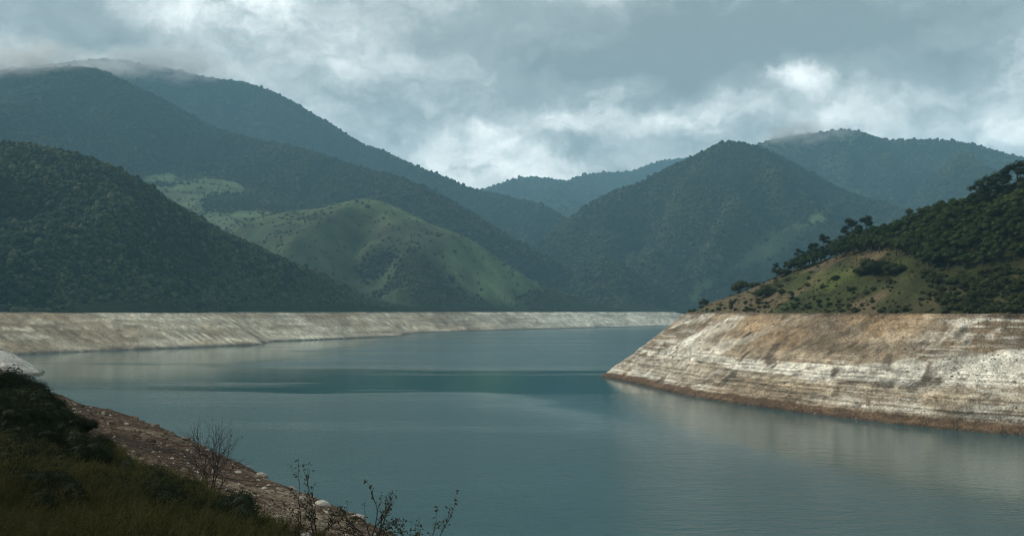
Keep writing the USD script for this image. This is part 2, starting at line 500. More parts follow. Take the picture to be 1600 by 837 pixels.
# valley land behind the shore, at the full level
vf = Field(-2400, 2400, 640, 4700, 40)
dist, _, _, side = to_line(vf.X, vf.Y, np.c_[shore[:, :2], np.zeros(len(shore))])
vs = np.where(side > 0, dist, -dist)
vf.Z = HW - 0.25 + 0.02 * np.clip(vs - 60, 0, None)
m_ = vf.mesh(vs > 88)
tag(put('valley_floor', m_, M_forest_floor, smooth=True, color=np.tile([0.03, 0.045, 0.02], (len(m_[0]), 1))), 'dark wooded valley floor behind the far shore', 'ground', kind='structure')

# ================================================================== hills and mountains
FOREST, GRASS, SCRUB = np.array([0.030, 0.042, 0.022]), np.array([0.076, 0.108, 0.048]), np.array([0.044, 0.058, 0.032])


def hill(name, label, box, step, lines, soft, rough, floor=20.0, seed=0, grass=None, smooth_px=1.0, cat='mountain', post=None):
    f = Field(*box, step)
    z = ridge_height(f.X, f.Y, lines, soft)
    main = [l for l in lines if l[2] < 0] or [lines[0]]
    dd = np.minimum.reduce([to_line(f.X, f.Y, l[0])[0] for l in lines[:1]])
    amp, wl = rough
    fade = np.clip(dd / (wl * 0.7), 0.06, 1)
    wx, wy = 0.5 * wl * fbm2(f.X, f.Y, wl * 1.3, 3, seed + 5), 0.5 * wl * fbm2(f.X, f.Y, wl * 1.3, 3, seed + 6)
    gul = ridged(f.X + wx, 0.42 * f.Y + wy, wl * 0.8, 5, seed)                 # washed gullies running down the face
    gul2 = ridged(f.X + 0.6 * wx, 0.5 * f.Y + 0.6 * wy, wl * 0.33, 4, seed + 50)
    rel_ = amp * (10.0 * (gul - 0.62) + 3.2 * (gul2 - 0.62) + 0.9 * fbm2(f.X, f.Y, wl * 1.7, 3, seed + 9))
    behind = to_line(f.X, f.Y, lines[0][0])[3] > 0                               # gullies are cut into the face; the crest keeps its line
    z = z + np.minimum(rel_, 0) * np.clip(dd / (wl * 0.9), 0.01, 1) + np.where(behind, 0, 0.65) * np.maximum(rel_, 0) * np.clip(dd / (wl * 1.8), 0, 1) ** 2
    f.Z = gaussian_filter(z, smooth_px)
    if post is not None:
        post(f)
    if box[2] < 2000:                                # the slope meets the full level of the lake
        d_, _, _, sd_ = to_line(f.X, f.Y, np.c_[shore[:, :2], np.zeros(len(shore))])
        f.vs = np.where(sd_ > 0, d_, -d_)
        v46 = np.clip(f.vs - 46, 0, None)
        ramp_ = 1.0 + 0.85 * v46 + 0.003 * v46 ** 2                # no steeper than a wooded slope above the waterline
        zf_ = np.maximum(f.Z - HW, 0.8)
        f.Z = np.where(f.vs > 48, HW + np.minimum(zf_, ramp_) - 0.12 * np.exp(-((zf_ - ramp_) / 12.0) ** 2) * np.minimum(12, ramp_), -40)
    px, py, _ = project(np.stack([f.X, f.Y, f.Z], -1))
    n = fbm2(f.X, f.Y, 160, 4, seed + 31)
    gr = np.zeros_like(f.Z) if grass is None else np.clip(grass(px, py, f, n), 0, 1)
    f.grass = gr
    col = FOREST * (1 + 0.8 * n[..., None])
    gcol = mixc(GRASS, SCRUB * 1.2, sstep(-0.1, 0.25, fbm2(f.X, f.Y, 70, 4, seed + 33)))
    gcol = gcol * (1 + 1.3 * fbm2(f.X, f.Y, 26, 3, seed + 37))[..., None]
    gcol = mixc(gcol, (0.10, 0.095, 0.055), 0.5 * sstep(0.05, 0.25, fbm2(f.X, f.Y, 45, 4, seed + 35)))
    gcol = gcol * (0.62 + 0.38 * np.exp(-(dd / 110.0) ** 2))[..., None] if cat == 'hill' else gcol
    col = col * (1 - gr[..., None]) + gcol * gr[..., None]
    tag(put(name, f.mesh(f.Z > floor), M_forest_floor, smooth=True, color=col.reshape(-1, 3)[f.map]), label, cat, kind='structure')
    f.floor = floor
    return f


# nearest hill on the left, wholly wooded
la = crest([(-420, 215, 1080), (-200, 208, 1060), (0, 224, 1050), (60, 230, 1050), (130, 246, 1060), (190, 268, 1075), (250, 306, 1100), (310, 344, 1130), (380, 379, 1160), (450, 407, 1200), (520, 439, 1290),
            (580, 463, 1400), (640, 479, 1490), (690, 487, 1540)], 40)
la_s = [crest([(-60, 330, 930), (0, 380, 890), (60, 425, 865), (130, 482, 850)], 9), crest([(235, 300, 1095), (300, 370, 1050), (370, 430, 1010), (440, 484, 990)], 10),
        crest([(120, 246, 1055), (190, 330, 1000), (250, 400, 950), (300, 470, 915)], 10), crest([(400, 388, 1170), (470, 430, 1150), (540, 478, 1130)], 8)]
H_A = hill('wooded_hill', 'dark green wooded hill rising straight from the far shore', (-1000, 120, 760, 1700), 8.0,
           [(la, 0.60, 22)] + [(l, 0.62, 14) for l in la_s] + [(l, 0.85, 10) for l in spurs(la, 120, 280, 0.42, rng, (-1,))], 7, (17, 120), 24, 40, cat='hill')

# rounded hill with a grassy top
lb = crest([(230, 420, 1800), (300, 388, 1830), (370, 350, 1870), (430, 336, 1890), (500, 327, 1900), (540, 319, 1890), (572, 313, 1880), (605, 319, 1860), (650, 341, 1830), (700, 363, 1800), (750, 386, 1780),
            (800, 409, 1770), (850, 436, 1830), (900, 460, 1920), (950, 478, 2020), (1000, 486, 2110)], 40)
lb_s = [crest([(572, 313, 1880), (620, 380, 1740), (650, 430, 1640), (660, 480, 1540)], 10), crest([(690, 360, 1805), (760, 420, 1700), (800, 470, 1620)], 8), crest([(480, 330, 1900), (500, 390, 1760), (520, 450, 1640)], 8)]
H_B = hill('grassy_hill', 'rounded green hill with a grassy dome and scattered trees', (-900, 420, 1330, 2300), 8.0,
           [(lb, 0.52, 60)] + [(l, 0.55, 25) for l in lb_s] + [(l, 0.55, 22) for l in spurs(lb, 170, 330, 0.42, rng, (-1,))], 10, (15, 170), 24, 50, cat='hill',
           grass=lambda px, py, f, n: sstep(-0.10, 0.22, 0.8 * n + 0.4 * np.exp(-(np.clip(to_line(f.X, f.Y, lb)[0] - 10, 0, None) / 95) ** 2) + 0.01 + 0.30 * np.exp(-((px - 470) / 110) ** 2 - ((py - 385) / 55) ** 2) + 0.10 * np.exp(-((px - 760) / 90) ** 2 - ((py - 430) / 40) ** 2) - 0.16 * np.exp(-((px - 650) / 45) ** 2 - ((py - 410) / 45) ** 2) - 0.12 * sstep(440, 480, py) + 0.17 * sstep(700, 600, px) - 0.12 * sstep(690, 780, px) - 0.22 * sstep(770, 840, px)) * sstep(310, 380, px))

# broad slope on the left whose ridge runs down behind the grassy hill
lc = crest([(-420, 60, 3300), (-200, 88, 3150), (-60, 116, 3050), (40, 112, 3000), (135, 107, 2950), (200, 130, 2930), (280, 171, 2900), (340, 203, 2870), (390, 212, 2820), (450, 228, 2740), (500, 241, 2680), (560, 261, 2600),
            (650, 287, 2480), (700, 312, 2420), (750, 341, 2370), (800, 371, 2330), (850, 398, 2310), (890, 425, 2310)], 50)
H_C = hill('mountain', 'wooded blue green mountainside whose ridge descends behind the grassy hill', (-2000, 420, 1500, 3500), 14.0,
           [(lc, 0.62, 40)] + [(l, 0.85, 14) for l in spurs(lc, 260, 900, 0.44, rng, (-1,))], 12, (46, 300), 40, 60)

# meadow shoulder at its foot
mp = np.array([(150, 276, 2600), (200, 273, 2590), (260, 265, 2610), (330, 263, 2640), (410, 268, 2700), (200, 300, 2400), (300, 302, 2380), (400, 300, 2450), (470, 296, 2560), (250, 330, 2180), (300, 345, 2100),
               (360, 315, 2240), (380, 346, 2060), (440, 328, 2250), (340, 356, 1960), (500, 318, 2450), (150, 340, 2150), (100, 300, 2350), (250, 283, 2500), (340, 285, 2480), (290, 318, 2270)], float)
mw = at(mp[:, 0], mp[:, 1], mp[:, 2])
rbf = RBFInterpolator(mw[:, :2], mw[:, 2], smoothing=30.0, kernel='thin_plate_spline')


def meadow(f):
    z = rbf(np.stack([f.X.ravel(), f.Y.ravel()], 1)).reshape(f.X.shape)
    px, py, _ = project(np.stack([f.X, f.Y, z], -1))
    z = z + 7 * fbm2(f.X, f.Y, 120, 4, 66)
    out = np.maximum(np.maximum(110 - px, px - 520), 0) * 1.2 + np.maximum(1930 - f.Y, 0) * 0.6 + np.maximum(f.Y - 2680, 0) * 0.5
    f.Z = z - out


H_G = hill('meadow_slope', 'light green rolling meadow between two wooded slopes', (-1200, -300, 1850, 2800), 9.0, [(lc, 0.6, 40)], 10, (1, 100), 100, 70, cat='meadow', post=meadow,
           grass=lambda px, py, f, n: 1 - 0.9 * sstep(0.02, 0.28, n + 0.5 * np.exp(-((px - 360) / 42) ** 2 - ((py - 320) / 12) ** 2) + 0.6 * sstep(400, 470, px) * sstep(290, 310, py) - 0.12 * (py > 334)))

# high ridge behind, its top in cloud
le = crest([(-300, 130, 4600), (0, 112, 4450), (100, 99, 4400), (170, 95, 4350), (220, 101, 4300), (290, 114, 4250), (335, 126, 4220), (370, 128, 4200), (425, 144, 4150), (470, 168, 4100), (510, 193, 4050), (560, 218, 4000),
            (620, 248, 3900), (680, 273, 3800), (740, 297, 3700), (775, 304, 3620), (820, 314, 3500), (855, 329, 3400), (880, 350, 3320), (910, 395, 3250)], 50)
H_E = hill('mountain', 'high wooded mountain whose summit ridge is wrapped in cloud', (-2600, 700, 2500, 4900), 20.0,
           [(le, 0.66, 50)] + [(l, 0.88, 16) for l in spurs(le, 320, 1100, 0.46, rng, (-1,))], 16, (62, 380), 60, 80)

# distant hills at the head of the valley
lf = crest([(640, 330, 6200), (700, 312, 6100), (765, 297, 6000), (800, 285, 5950), (830, 280, 5900), (865, 284, 5900), (885, 288, 5900), (905, 279, 6100), (935, 271, 6300), (985, 272, 6500), (1012, 262, 6600), (1040, 253, 6700), (1080, 247, 6800),
            (1130, 240, 6800), (1200, 250, 6800)], 44)
lf2 = crest([(830, 280, 5900), (860, 310, 5300), (880, 340, 4900)], 10)
lf3 = crest([(985, 272, 6500), (930, 310, 5500), (900, 345, 4800)], 10)
H_F = hill('mountain', 'distant hazy hills closing the head of the valley', (-800, 2200, 3800, 7400), 30.0,
           [(lf, 0.50, 90), (lf2, 0.5, 60), (lf3, 0.5, 60)] + [(l, 0.55, 40) for l in spurs(lf, 420, 1100, 0.42, rng, (-1,))], 25, (60, 480), 60, 90,
           grass=lambda px, py, f, n: 0.35 * sstep(0.0, 0.2, n))

# pointed mountain right of the middle
l1 = crest([(845, 400, 2750), (880, 352, 2790), (910, 328, 2830), (950, 303, 2860), (1000, 285, 2880), (1040, 264, 2890), (1085, 245, 2900), (1110, 231, 2900), (1140, 223, 2900), (1170, 227, 2900), (1200, 238, 2890),
            (1240, 261, 2870), (1290, 286, 2840), (1340, 308, 2800), (1390, 320, 2760), (1420, 328, 2740), (1480, 352, 2700), (1540, 390, 2680), (1620, 440, 2650)], 50)
l1_s = [crest([(1140, 223, 2900), (1095, 265, 2740), (1050, 320, 2560), (1000, 385, 2360), (950, 440, 2200), (930, 478, 2060)], 14),
        crest([(1200, 238, 2890), (1190, 290, 2680), (1150, 350, 2440), (1110, 420, 2200), (1080, 470, 2030)], 14),
        crest([(1340, 308, 2800), (1260, 345, 2550), (1190, 395, 2300), (1120, 445, 2080), (1085, 476, 1990)], 14),
        crest([(1000, 285, 2880), (960, 345, 2700), (910, 400, 2500), (870, 440, 2350)], 10)]
H_R1 = hill('mountain', 'pointed wooded mountain standing beside the valley mouth', (-100, 1500, 1850, 3500), 12.0,
            [(l1, 0.62, 34)] + [(l, 0.64, 16) for l in l1_s] + [(l, 0.92, 10) for l in spurs(l1, 190, 620, 0.45, rng, (-1,))] + [(l, 0.95, 8) for q in l1_s for l in spurs(q, 150, 280, 0.42, rng)], 10, (32, 220), 30, 100,
            grass=lambda px, py, f, n: 0.95 * sstep(-0.02, 0.06, n * 0.25 + 0.06 - 0.004 * np.abs((px - 1120) * 0.52 + (py - 435) * 0.85) * 1.0) * (px > 1080) * (px < 1300) + 0.30 * sstep(0.05, 0.2, n))

# long flat-topped mountain far right
l2 = crest([(1100, 262, 4300), (1150, 240, 4300), (1195, 223, 4300), (1230, 215, 4300), (1270, 211, 4280), (1310, 207, 4260), (1332, 206, 4250), (1360, 214, 4240), (1392, 222, 4220), (1420, 221, 4200), (1450, 221, 4190), (1500, 225, 4180), (1540, 233, 4170),
            (1570, 244, 4150), (1600, 249, 4150), (1700, 252, 4150), (1900, 240, 4200)], 44)
H_R2 = hill('mountain', 'long flat topped far mountain with a scrap of cloud on its crest', (-100, 3300, 2400, 4900), 18.0,
            [(l2, 0.55, 70)] + [(l, 0.68, 18) for l in spurs(l2, 330, 1000, 0.33, rng, (-1,))], 18, (54, 380), 60, 110,
            grass=lambda px, py, f, n: 0.55 * sstep(0.0, 0.2, n + 0.15 * sstep(260, 215, py)))
HILLS = [H_A, H_B, H_C, H_G, H_E, H_F, H_R1, H_R2]

# ================================================================== the bank on the right and the hill above it
BW = [(938, 588), (985, 597), (1036, 609.5), (1090, 621), (1151, 630.5), (1225, 641), (1302, 651), (1380, 660), (1452, 668), (1530, 675), (1600, 681), (1700, 690), (1900, 712)]
bw = on_level(*np.array(BW, float).T)
back = np.array([(48, 492, 0), (66, 520, 0), (100, 545, 0), (160, 570, 0), (260, 600, 0), (420, 640, 0)], float)
bshore = np.vstack([back[::-1], spline(bw, 60)])                            # from the far side of the point round its tip, then towards the camera; land on the left
BSLOPE = 41.0
cr = crest([(1062, 488, 486), (1100, 476, 484), (1150, 460, 478), (1200, 441, 470), (1240, 423, 462), (1300, 404, 450), (1350, 388, 440), (1400, 374, 428), (1450, 361, 416), (1500, 347, 402), (1550, 332, 388), (1600, 317, 374), (1700, 285, 350), (1900, 230, 320)], 40)


def right_land(x, y):
    """(height, bare rock?, metres from the water, along the shore, distance to the crest) of the land on the right."""
    dist, _, bt, side = to_line(x, y, np.c_[bshore[:, :2], np.zeros(len(bshore))])
    bs = np.where(side > 0, dist, -dist)
    dc, zc, _, _ = to_line(x, y, cr)
    rel, jag = fbm2(x, y, 34.0, 4, 201), fbm2(x, y, 7.0, 5, 202)
    zb = (bs + 4.5 * rel * np.clip(bs / 10, 0, 1) + 2.6 * jag) / BSLOPE * HW
    # wave-cut benches (level lines) and slanting ribs of rock
    st = 2.1
    q_ = zb / st + 1.1 * fbm2(x, y, 80.0, 2, 203)
    fr = q_ - np.floor(q_)
    low = sstep(18, 11, zb)
    q_ = q_ + 0.5 * np.sin(q_ * 1.7)
    fr = q_ - np.floor(q_)
    zb = zb + (0.10 + 0.40 * low * sstep(-0.12, 0.15, fbm2(x, y, 24.0, 4, 208))) * st * (np.clip((fr - 0.45) / 0.55, 0, 1) ** 1.4 - fr) * np.clip(bs / 4, 0, 1)
    ribn = ridged(0.75 * x + 0.66 * y, (-0.66 * x + 0.75 * y) * 0.28, 13.0, 4, 204)
    zb = zb + ((2.6 * (ribn - 0.6) + 1.2 * (ridged(x, y, 9.0, 3, 212) - 0.6)) * sstep(9, 17, zb) + 2.0 * fbm2(x, y, 4.5, 5, 205) + 1.2 * (ridged(x, y, 2.6, 3, 209) - 0.6)) * sstep(0, 3, zb)
    edge = 1.1 * fbm2(x, y, 16.0, 4, 206)
    du = np.clip(bs - BSLOPE, 0, None)
    u = du / (du + dc + 1e-6)
    gz = np.sin(np.clip(u, 0, 1) * math.pi / 2) ** 1.15
    zh = HW + (np.maximum(zc, HW) - HW) * gz + (1.8 * fbm2(x, y, 28, 4, 207) + 0.5 * fbm2(x, y, 3, 3, 211)) * np.clip(du / 12, 0, 1) * np.clip(dc / 14, 0.15, 1)
    zb = np.minimum(zb, HW + edge * 0.2)
    return np.maximum(zb, -6), zh, BSLOPE + edge - bs, bs, bt, dc, low


# bare rock: a fine grid laid along the shore
ux, uy = 0.357, -0.934
ga, gb = np.arange(-40, 330, 0.62), np.arange(-40, 62, 0.36)
GA, GB = np.meshgrid(ga, gb)
x, y = 40 + GA * ux - GB * uy, 474 + GA * uy + GB * ux
zb, zh, above, bs, bt, dc, low = right_land(x, y)
zz = zb
n1, n2, n3, n4 = (fbm2(x, y, w, 5, 210 + k) for k, w in enumerate((55, 18, 6, 30)))
TAN, BROWN, WHITE, ORANGE, GREY, DARK = (0.36, 0.29, 0.21), (0.19, 0.145, 0.10), (0.70, 0.675, 0.61), (0.31, 0.22, 0.135), (0.42, 0.385, 0.33), (0.07, 0.052, 0.038)
c = mixc(TAN, GREY, sstep(-0.1, 0.15, n1))
c = mixc(c, BROWN, 0.8 * sstep(-0.02, 0.11, n2 + 0.3 * n1 + 0.4 * n3 + 0.12 * sstep(14, 20, zz) * sstep(400, 330, y)))
c = mixc(c, ORANGE, 0.8 * sstep(0.03, 0.16, n4 + 0.5 * n3) * sstep(15, 23, zz))
# bleached crust: slanting stripes high up, a broad pale apron in the middle heights
slant = ridged(0.75 * x + 0.66 * y + 4 * n3, (-0.66 * x + 0.75 * y) * 0.22, 16.0, 3, 214)
c = mixc(c, WHITE, 0.9 * sstep(0.66, 0.78, slant + 0.5 * n3) * sstep(8, 13, zz) * sstep(-0.25, 0.05, n1) * sstep(300, 350, y))
c = mixc(c, (0.13, 0.10, 0.072), 0.85 * sstep(310, 270, y) * sstep(20, 24, zz + 4 * n2) * sstep(0.25, 0.1, n3))
c = mixc(c, (0.55, 0.53, 0.48), 0.9 * sstep(0.1, 0.17, n3 + 0.2 * n2) * sstep(320, 270, y) * sstep(17, 22, zz))
am = np.interp(y, [200, 258, 280, 305, 335, 400, 480], [20.0, 17.5, 14.2, 12.0, 11.6, 12.5, 13.0]); ah = np.interp(y, [200, 258, 280, 305, 335, 400, 480], [6.5, 5.6, 3.8, 2.5, 1.9, 0.9, 0.4])
c = mixc(c, WHITE, 0.97 * sstep(1.35, 0.8, np.abs(zz + 4.5 * n2 + 3.2 * n3 - am) / ah) * sstep(0.30, 0.12, n3 + 0.5 * n2))
lay = np.sin(zz * 3.9 + 9 * fbm2(x, y, 70, 4, 216) + 3.5 * n3) * 0.55 + np.sin(zz * 8.3 + 5 * fbm2(x, y, 40, 4, 218)) * 0.45 + 2.2 * n3 + 1.6 * n2
c = mixc(c, mixc((0.48, 0.42, 0.33), WHITE, sstep(0, .3, n2 + .1)), 0.75 * sstep(0.35, 0.85, lay) * low)
c = mixc(c, (0.17, 0.13, 0.09), 0.6 * sstep(-0.4, -0.8, lay) * low)
c = c * (1 + 0.20 * np.sin(zz * 5.6 + 3 * fbm2(x, y, 60, 3, 236)) * low)[..., None]
c = mixc(c, (0.60, 0.54, 0.44), 0.8 * sstep(0.55, 0.2, np.abs(zz - 8.6 - 1.0 * fbm2(x, y, 90, 2, 217))) * sstep(-0.2, 0.0, n2 + n3))
c = mixc(c, WHITE, 0.7 * sstep(0.6, 0.25, np.abs(zz - 3.6 - 2.5 * n2)) * sstep(-0.1, 0.1, n1 + n2))
crk = ridged(0.75 * x + 0.66 * y, (-0.66 * x + 0.75 * y) * 0.45, 7.0, 4, 233)
lvl = ridged(zz * 2.2, bt * 0.16, 3.0, 4, 234)
c = mixc(c, (0.10, 0.078, 0.056), 0.6 * sstep(0.80, 0.90, crk) * sstep(7, 12, zz) * sstep(-0.15, 0.1, n2))
c = mixc(c, (0.075, 0.058, 0.042), 0.65 * sstep(0.80, 0.90, lvl) * low)
c = mixc(c, (0.68, 0.66, 0.60), 0.6 * sstep(0.82, 0.9, ridged(zz * 2.0 + 3 * n3, bt * 0.13, 3.4, 4, 235)) * sstep(-0.1, 0.1, n1 + n2))
c = mixc(c, (0.055, 0.045, 0.035), 0.75 * sstep(0.16, 0.24, n3 + 0.3 * n4))                # holes and loose dark blocks
c = mixc(c, (0.13, 0.085, 0.054), sstep(2.8, 2.0, zz + 2.2 * n3))
c = mixc(c, DARK, sstep(0.9, 0.3, zz))
c = mixc(c, (0.10, 0.075, 0.05), 0.75 * sstep(HW - 1.2, HW - 0.1, zz + 4 * n2))
n5 = fbm2(x, y, 2.2, 4, 219)
c = c * (np.clip(1.0 + 0.9 * n5 + 0.4 * n3 + 1.5 * fbm2(bt * 0.2, zz * 2.2, 7, 5, 237), 0.35, 1.45)[..., None] * np.array([1.16, 1.12, 1.04]))
V = np.stack([x, y, np.where(above < 0, HW - 0.25 * np.clip(-above, 0, 3), zz)], -1)
ny, nx = x.shape
ii, jj = np.meshgrid(np.arange(ny - 1), np.arange(nx - 1), indexing='ij')
a_ = (ii * nx + jj).ravel()
F = np.vstack([np.stack([a_, a_ + 1, a_ + nx + 1], 1), np.stack([a_, a_ + nx + 1, a_ + nx], 1)])
ok = ((above > -2.2) & (bs > -7)).ravel()
F = F[ok[F].all(1)]
us_ = np.unique(F); mp_ = np.full(V.size // 3, -1); mp_[us_] = np.arange(len(us_))
F = mp_[F]
tri = V.reshape(-1, 3)[us_][F[:50]]
if np.cross(tri[:, 1] - tri[:, 0], tri[:, 2] - tri[:, 0])[:, 2].mean() < 0:
    F = F[:, ::-1]
tag(put('shore', (V.reshape(-1, 3)[us_], F), M_bank, smooth=True, color=c.reshape(-1, 3)[us_]), 'steep bare bank of bleached rock and brown soil below the wooded headland', 'shore', kind='structure')

# turf and scrub above the full level
nr = Field(20, 420, 130, 640, 1.0)
x, y = nr.X, nr.Y
zb, zh, above, bs, bt, dc, low = right_land(x, y)
nr.Z = np.where(above < 0, zh, zb)
nr.above, nr.dc = above, dc
gcol = mixc((0.040, 0.058, 0.015), (0.048, 0.050, 0.020), sstep(-0.1, 0.15, fbm2(x, y, 26, 4, 220)))
gcol = mixc(gcol, (0.026, 0.024, 0.012), sstep(0.0, 0.2, fbm2(x, y, 9, 4, 221)))
gcol = mixc(gcol, (0.080, 0.098, 0.022), 0.7 * sstep(0.03, 0.2, fbm2(x, y, 14, 4, 222)))
gcol = mixc(gcol, (0.130, 0.095, 0.055), 0.8 * sstep(0.0, 0.15, fbm2(x, y, 20, 4, 223) + 0.16 * sstep(35, 8, dc) * sstep(360, 400, y)))
ppx, ppy, _ = project(np.stack([x, y, nr.Z], -1))
gcol = mixc(gcol, (0.030, 0.034, 0.013), 0.75 * sstep(1400, 1470, ppx + 300 * fbm2(x, y, 18, 3, 224)))
hz = np.where((above < 0), zh, zb - 0.5)
zk_ = nr.Z.copy(); nr.Z = hz
V, F = nr.mesh((above < 1.6) & (bs > 0) & (bs < 260) & (y > 140))
nr.Z = zk_
M_turf = ground_material('hill_turf', fine_scale=0.8, amount=0.5, bump=0.9, bump_dist=0.5, spec=0.1)
tag(put('hillside', (V, F), M_turf, smooth=True, color=gcol.reshape(-1, 3)[nr.map]), 'grass and scrub hillside above the bare rock bank', 'hillside', kind='structure')

# ================================================================== small pale headland at the left edge
hd = Field(-480, -150, 420, 620, 1.5)
hl = crest([(-250, 490, 560), (-100, 515, 530), (0, 546, 500), (25, 561, 488), (62, 584, 481)], 14)
hl[-1, 2] = 0.3
hd.Z = ridge_height(hd.X, hd.Y, [(hl, 0.62, 3), (crest([(0, 546, 500), (10, 575, 470)], 4), 0.7, 2)], 2)
hd.Z = hd.Z + 1.3 * fbm2(hd.X, hd.Y, 12, 4, 230) * np.clip(hd.Z / 4, 0, 1)
n1, n2 = fbm2(hd.X, hd.Y, 22, 4, 231), fbm2(hd.X, hd.Y, 6, 4, 232)
hc = mixc((0.42, 0.385, 0.33), (0.56, 0.53, 0.47), sstep(-0.1, 0.15, n1 + n2))
hc = mixc(hc, (0.22, 0.18, 0.13), sstep(0.05, 0.2, n2))
hc = mixc(hc, (0.10, 0.08, 0.06), sstep(1.6, 0.7, hd.Z))
m_ = hd.mesh(hd.Z > -4)
tag(put('headland', m_, M_bank, smooth=True, color=hc.reshape(-1, 3)[hd.map]), 'small pale rock point running into the water at the left edge', 'headland', kind='structure')

# ================================================================== the bank one stands on
kp = np.array([(-170, 500, 90), (-60, 553, 72), (0, 586, 60), (40, 602, 54), (80, 618, 48), (120, 634, 42), (150, 640, 38), (200, 657, 32), (260, 687, 25.5), (330, 724, 20), (400, 754, 16.5), (470, 788, 13.6), (540, 822, 11.4), (572, 839, 10.4)], float)
kw = at(kp[:, 0], kp[:, 1], kp[:, 2])
kw = np.vstack([kw, [(0.6, 6.5, 28.75), (2.6, 1.0, 28.9), (4.0, -6.0, 29.0), (5.0, -14, 29.0)]])
kl = spline(kw, 70)
nb = Field(-95, 30, -10, 110, 0.25)
x, y = nb.X, nb.Y
dist, zk, _, side = to_line(x, y, kl)
q = np.where(side > 0, -dist, dist)                                         # > 0 on the land side
q = q + 0.7 * fbm2(x, y, 4.0, 3, 240) * np.clip(dist / 3, 0, 1)
rise = 0.25 * np.clip(q, 0, 14) + 0.10 * np.clip(q - 14, 0, 40)
fall = -0.5 * (np.sqrt(q * q + 1.0) - 1.0) - 0.18 * np.clip(-q, 0, None)
nb.Z = zk + np.where(q > 0, rise, fall)
rock = fbm2(x, y, 1.6, 5, 241)
nb.Z += (0.20 * rock + 0.16 * (ridged(x, y, 0.9, 3, 242) - 0.6)) * np.clip(1.0 - 0.5 * sstep(2.0, 4.0, q), 0, 1) * np.clip(np.hypot(x, y) / 14, 0.3, 1.6)
nb.Z = np.maximum(nb.Z, -6)
veg = sstep(-0.5, 0.7, q - np.interp(y, [5, 11, 16, 25, 40, 60], [1.2, 1.6, 2.5, 3.5, 2.6, 0.6]) + 2.2 * fbm2(x, y, 3.0, 3, 243))
n1, n2, n3 = fbm2(x, y, 5, 4, 244), fbm2(x, y, 1.2, 5, 245), fbm2(x, y, 2.4, 4, 246)
sc = mixc((0.080, 0.053, 0.034), (0.165, 0.115, 0.074), sstep(-0.1, 0.2, n1 + 0.4 * n2))
sc = mixc(sc, (0.25, 0.195, 0.135), 0.8 * sstep(0.05, 0.2, n3))
sc = mixc(sc, (0.035, 0.026, 0.018), 0.85 * sstep(0.03, 0.2, n2))
sc = mixc(sc, (0.028, 0.030, 0.014), veg)
nb.veg, nb.q = veg, q
m_ = nb.mesh((q > -48) & (nb.Z > -5) & (q < 40))
tag(put('near_bank', m_, M_soil, smooth=True, color=sc.reshape(-1, 3)[nb.map]), 'brown eroded soil bank of the near shore with grass and shrubs on it', 'bank', kind='structure')

# ================================================================== air
g = Graph()
vol = g.add('principled_volume', 'volume', color=(0.40, 0.78, 1.0), density=1.1e-4, anisotropy=0.0)
M_haze = g.make('haze_air', volume=vol)
b = trimesh.creation.box((7600, 7600, 1260))
b.apply_translation((300, 3500, 1260 / 2 - 9.5))
tag(put('haze', b, M_haze), 'thin bluish haze filling the valley', 'haze', kind='stuff')

# ================================================================== woods on the far hills
def lumpy(sub, seed, squash=0.85, amp=0.35, wl=0.55):
    m = trimesh.creation.icosphere(sub, 1.0)
    v = np.array(m.vertices)
    v = v * (1 + amp * 2 * (meshkit.fbm(v / wl + 13 * seed, 3, seed) - 0.5))[:, None]
    v[:, 2] *= squash
    v[:, 2] = np.where(v[:, 2] < -0.45, -0.45 + 0.3 * (v[:, 2] + 0.45), v[:, 2])
    m.vertices = v
    return m


def crown_clump(seed, n=5):
    r = np.random.default_rng(seed)
    parts = []
    for k in range(n):
        m = lumpy(2, seed * 10 + k, r.uniform(0.7, 1.0))
        s = r.uniform(0.40, 0.72) if k else 0.8
        m.apply_scale(s)
        a, rad = r.uniform(0, 6.28), 0 if k == 0 else r.uniform(0.3, 0.62)
        m.apply_translation((rad * math.cos(a), rad * math.sin(a), 0.35 + r.uniform(-0.15, 0.45) * (k > 0)))
        parts.append(m)
    return trimesh.util.concatenate(parts)


CANOPY = [(crown_clump(s, 4 + s % 3), M_canopy) for s in range(5)] + [(crown_clump(s + 5, 6), M_heathwood) for s in range(4)]


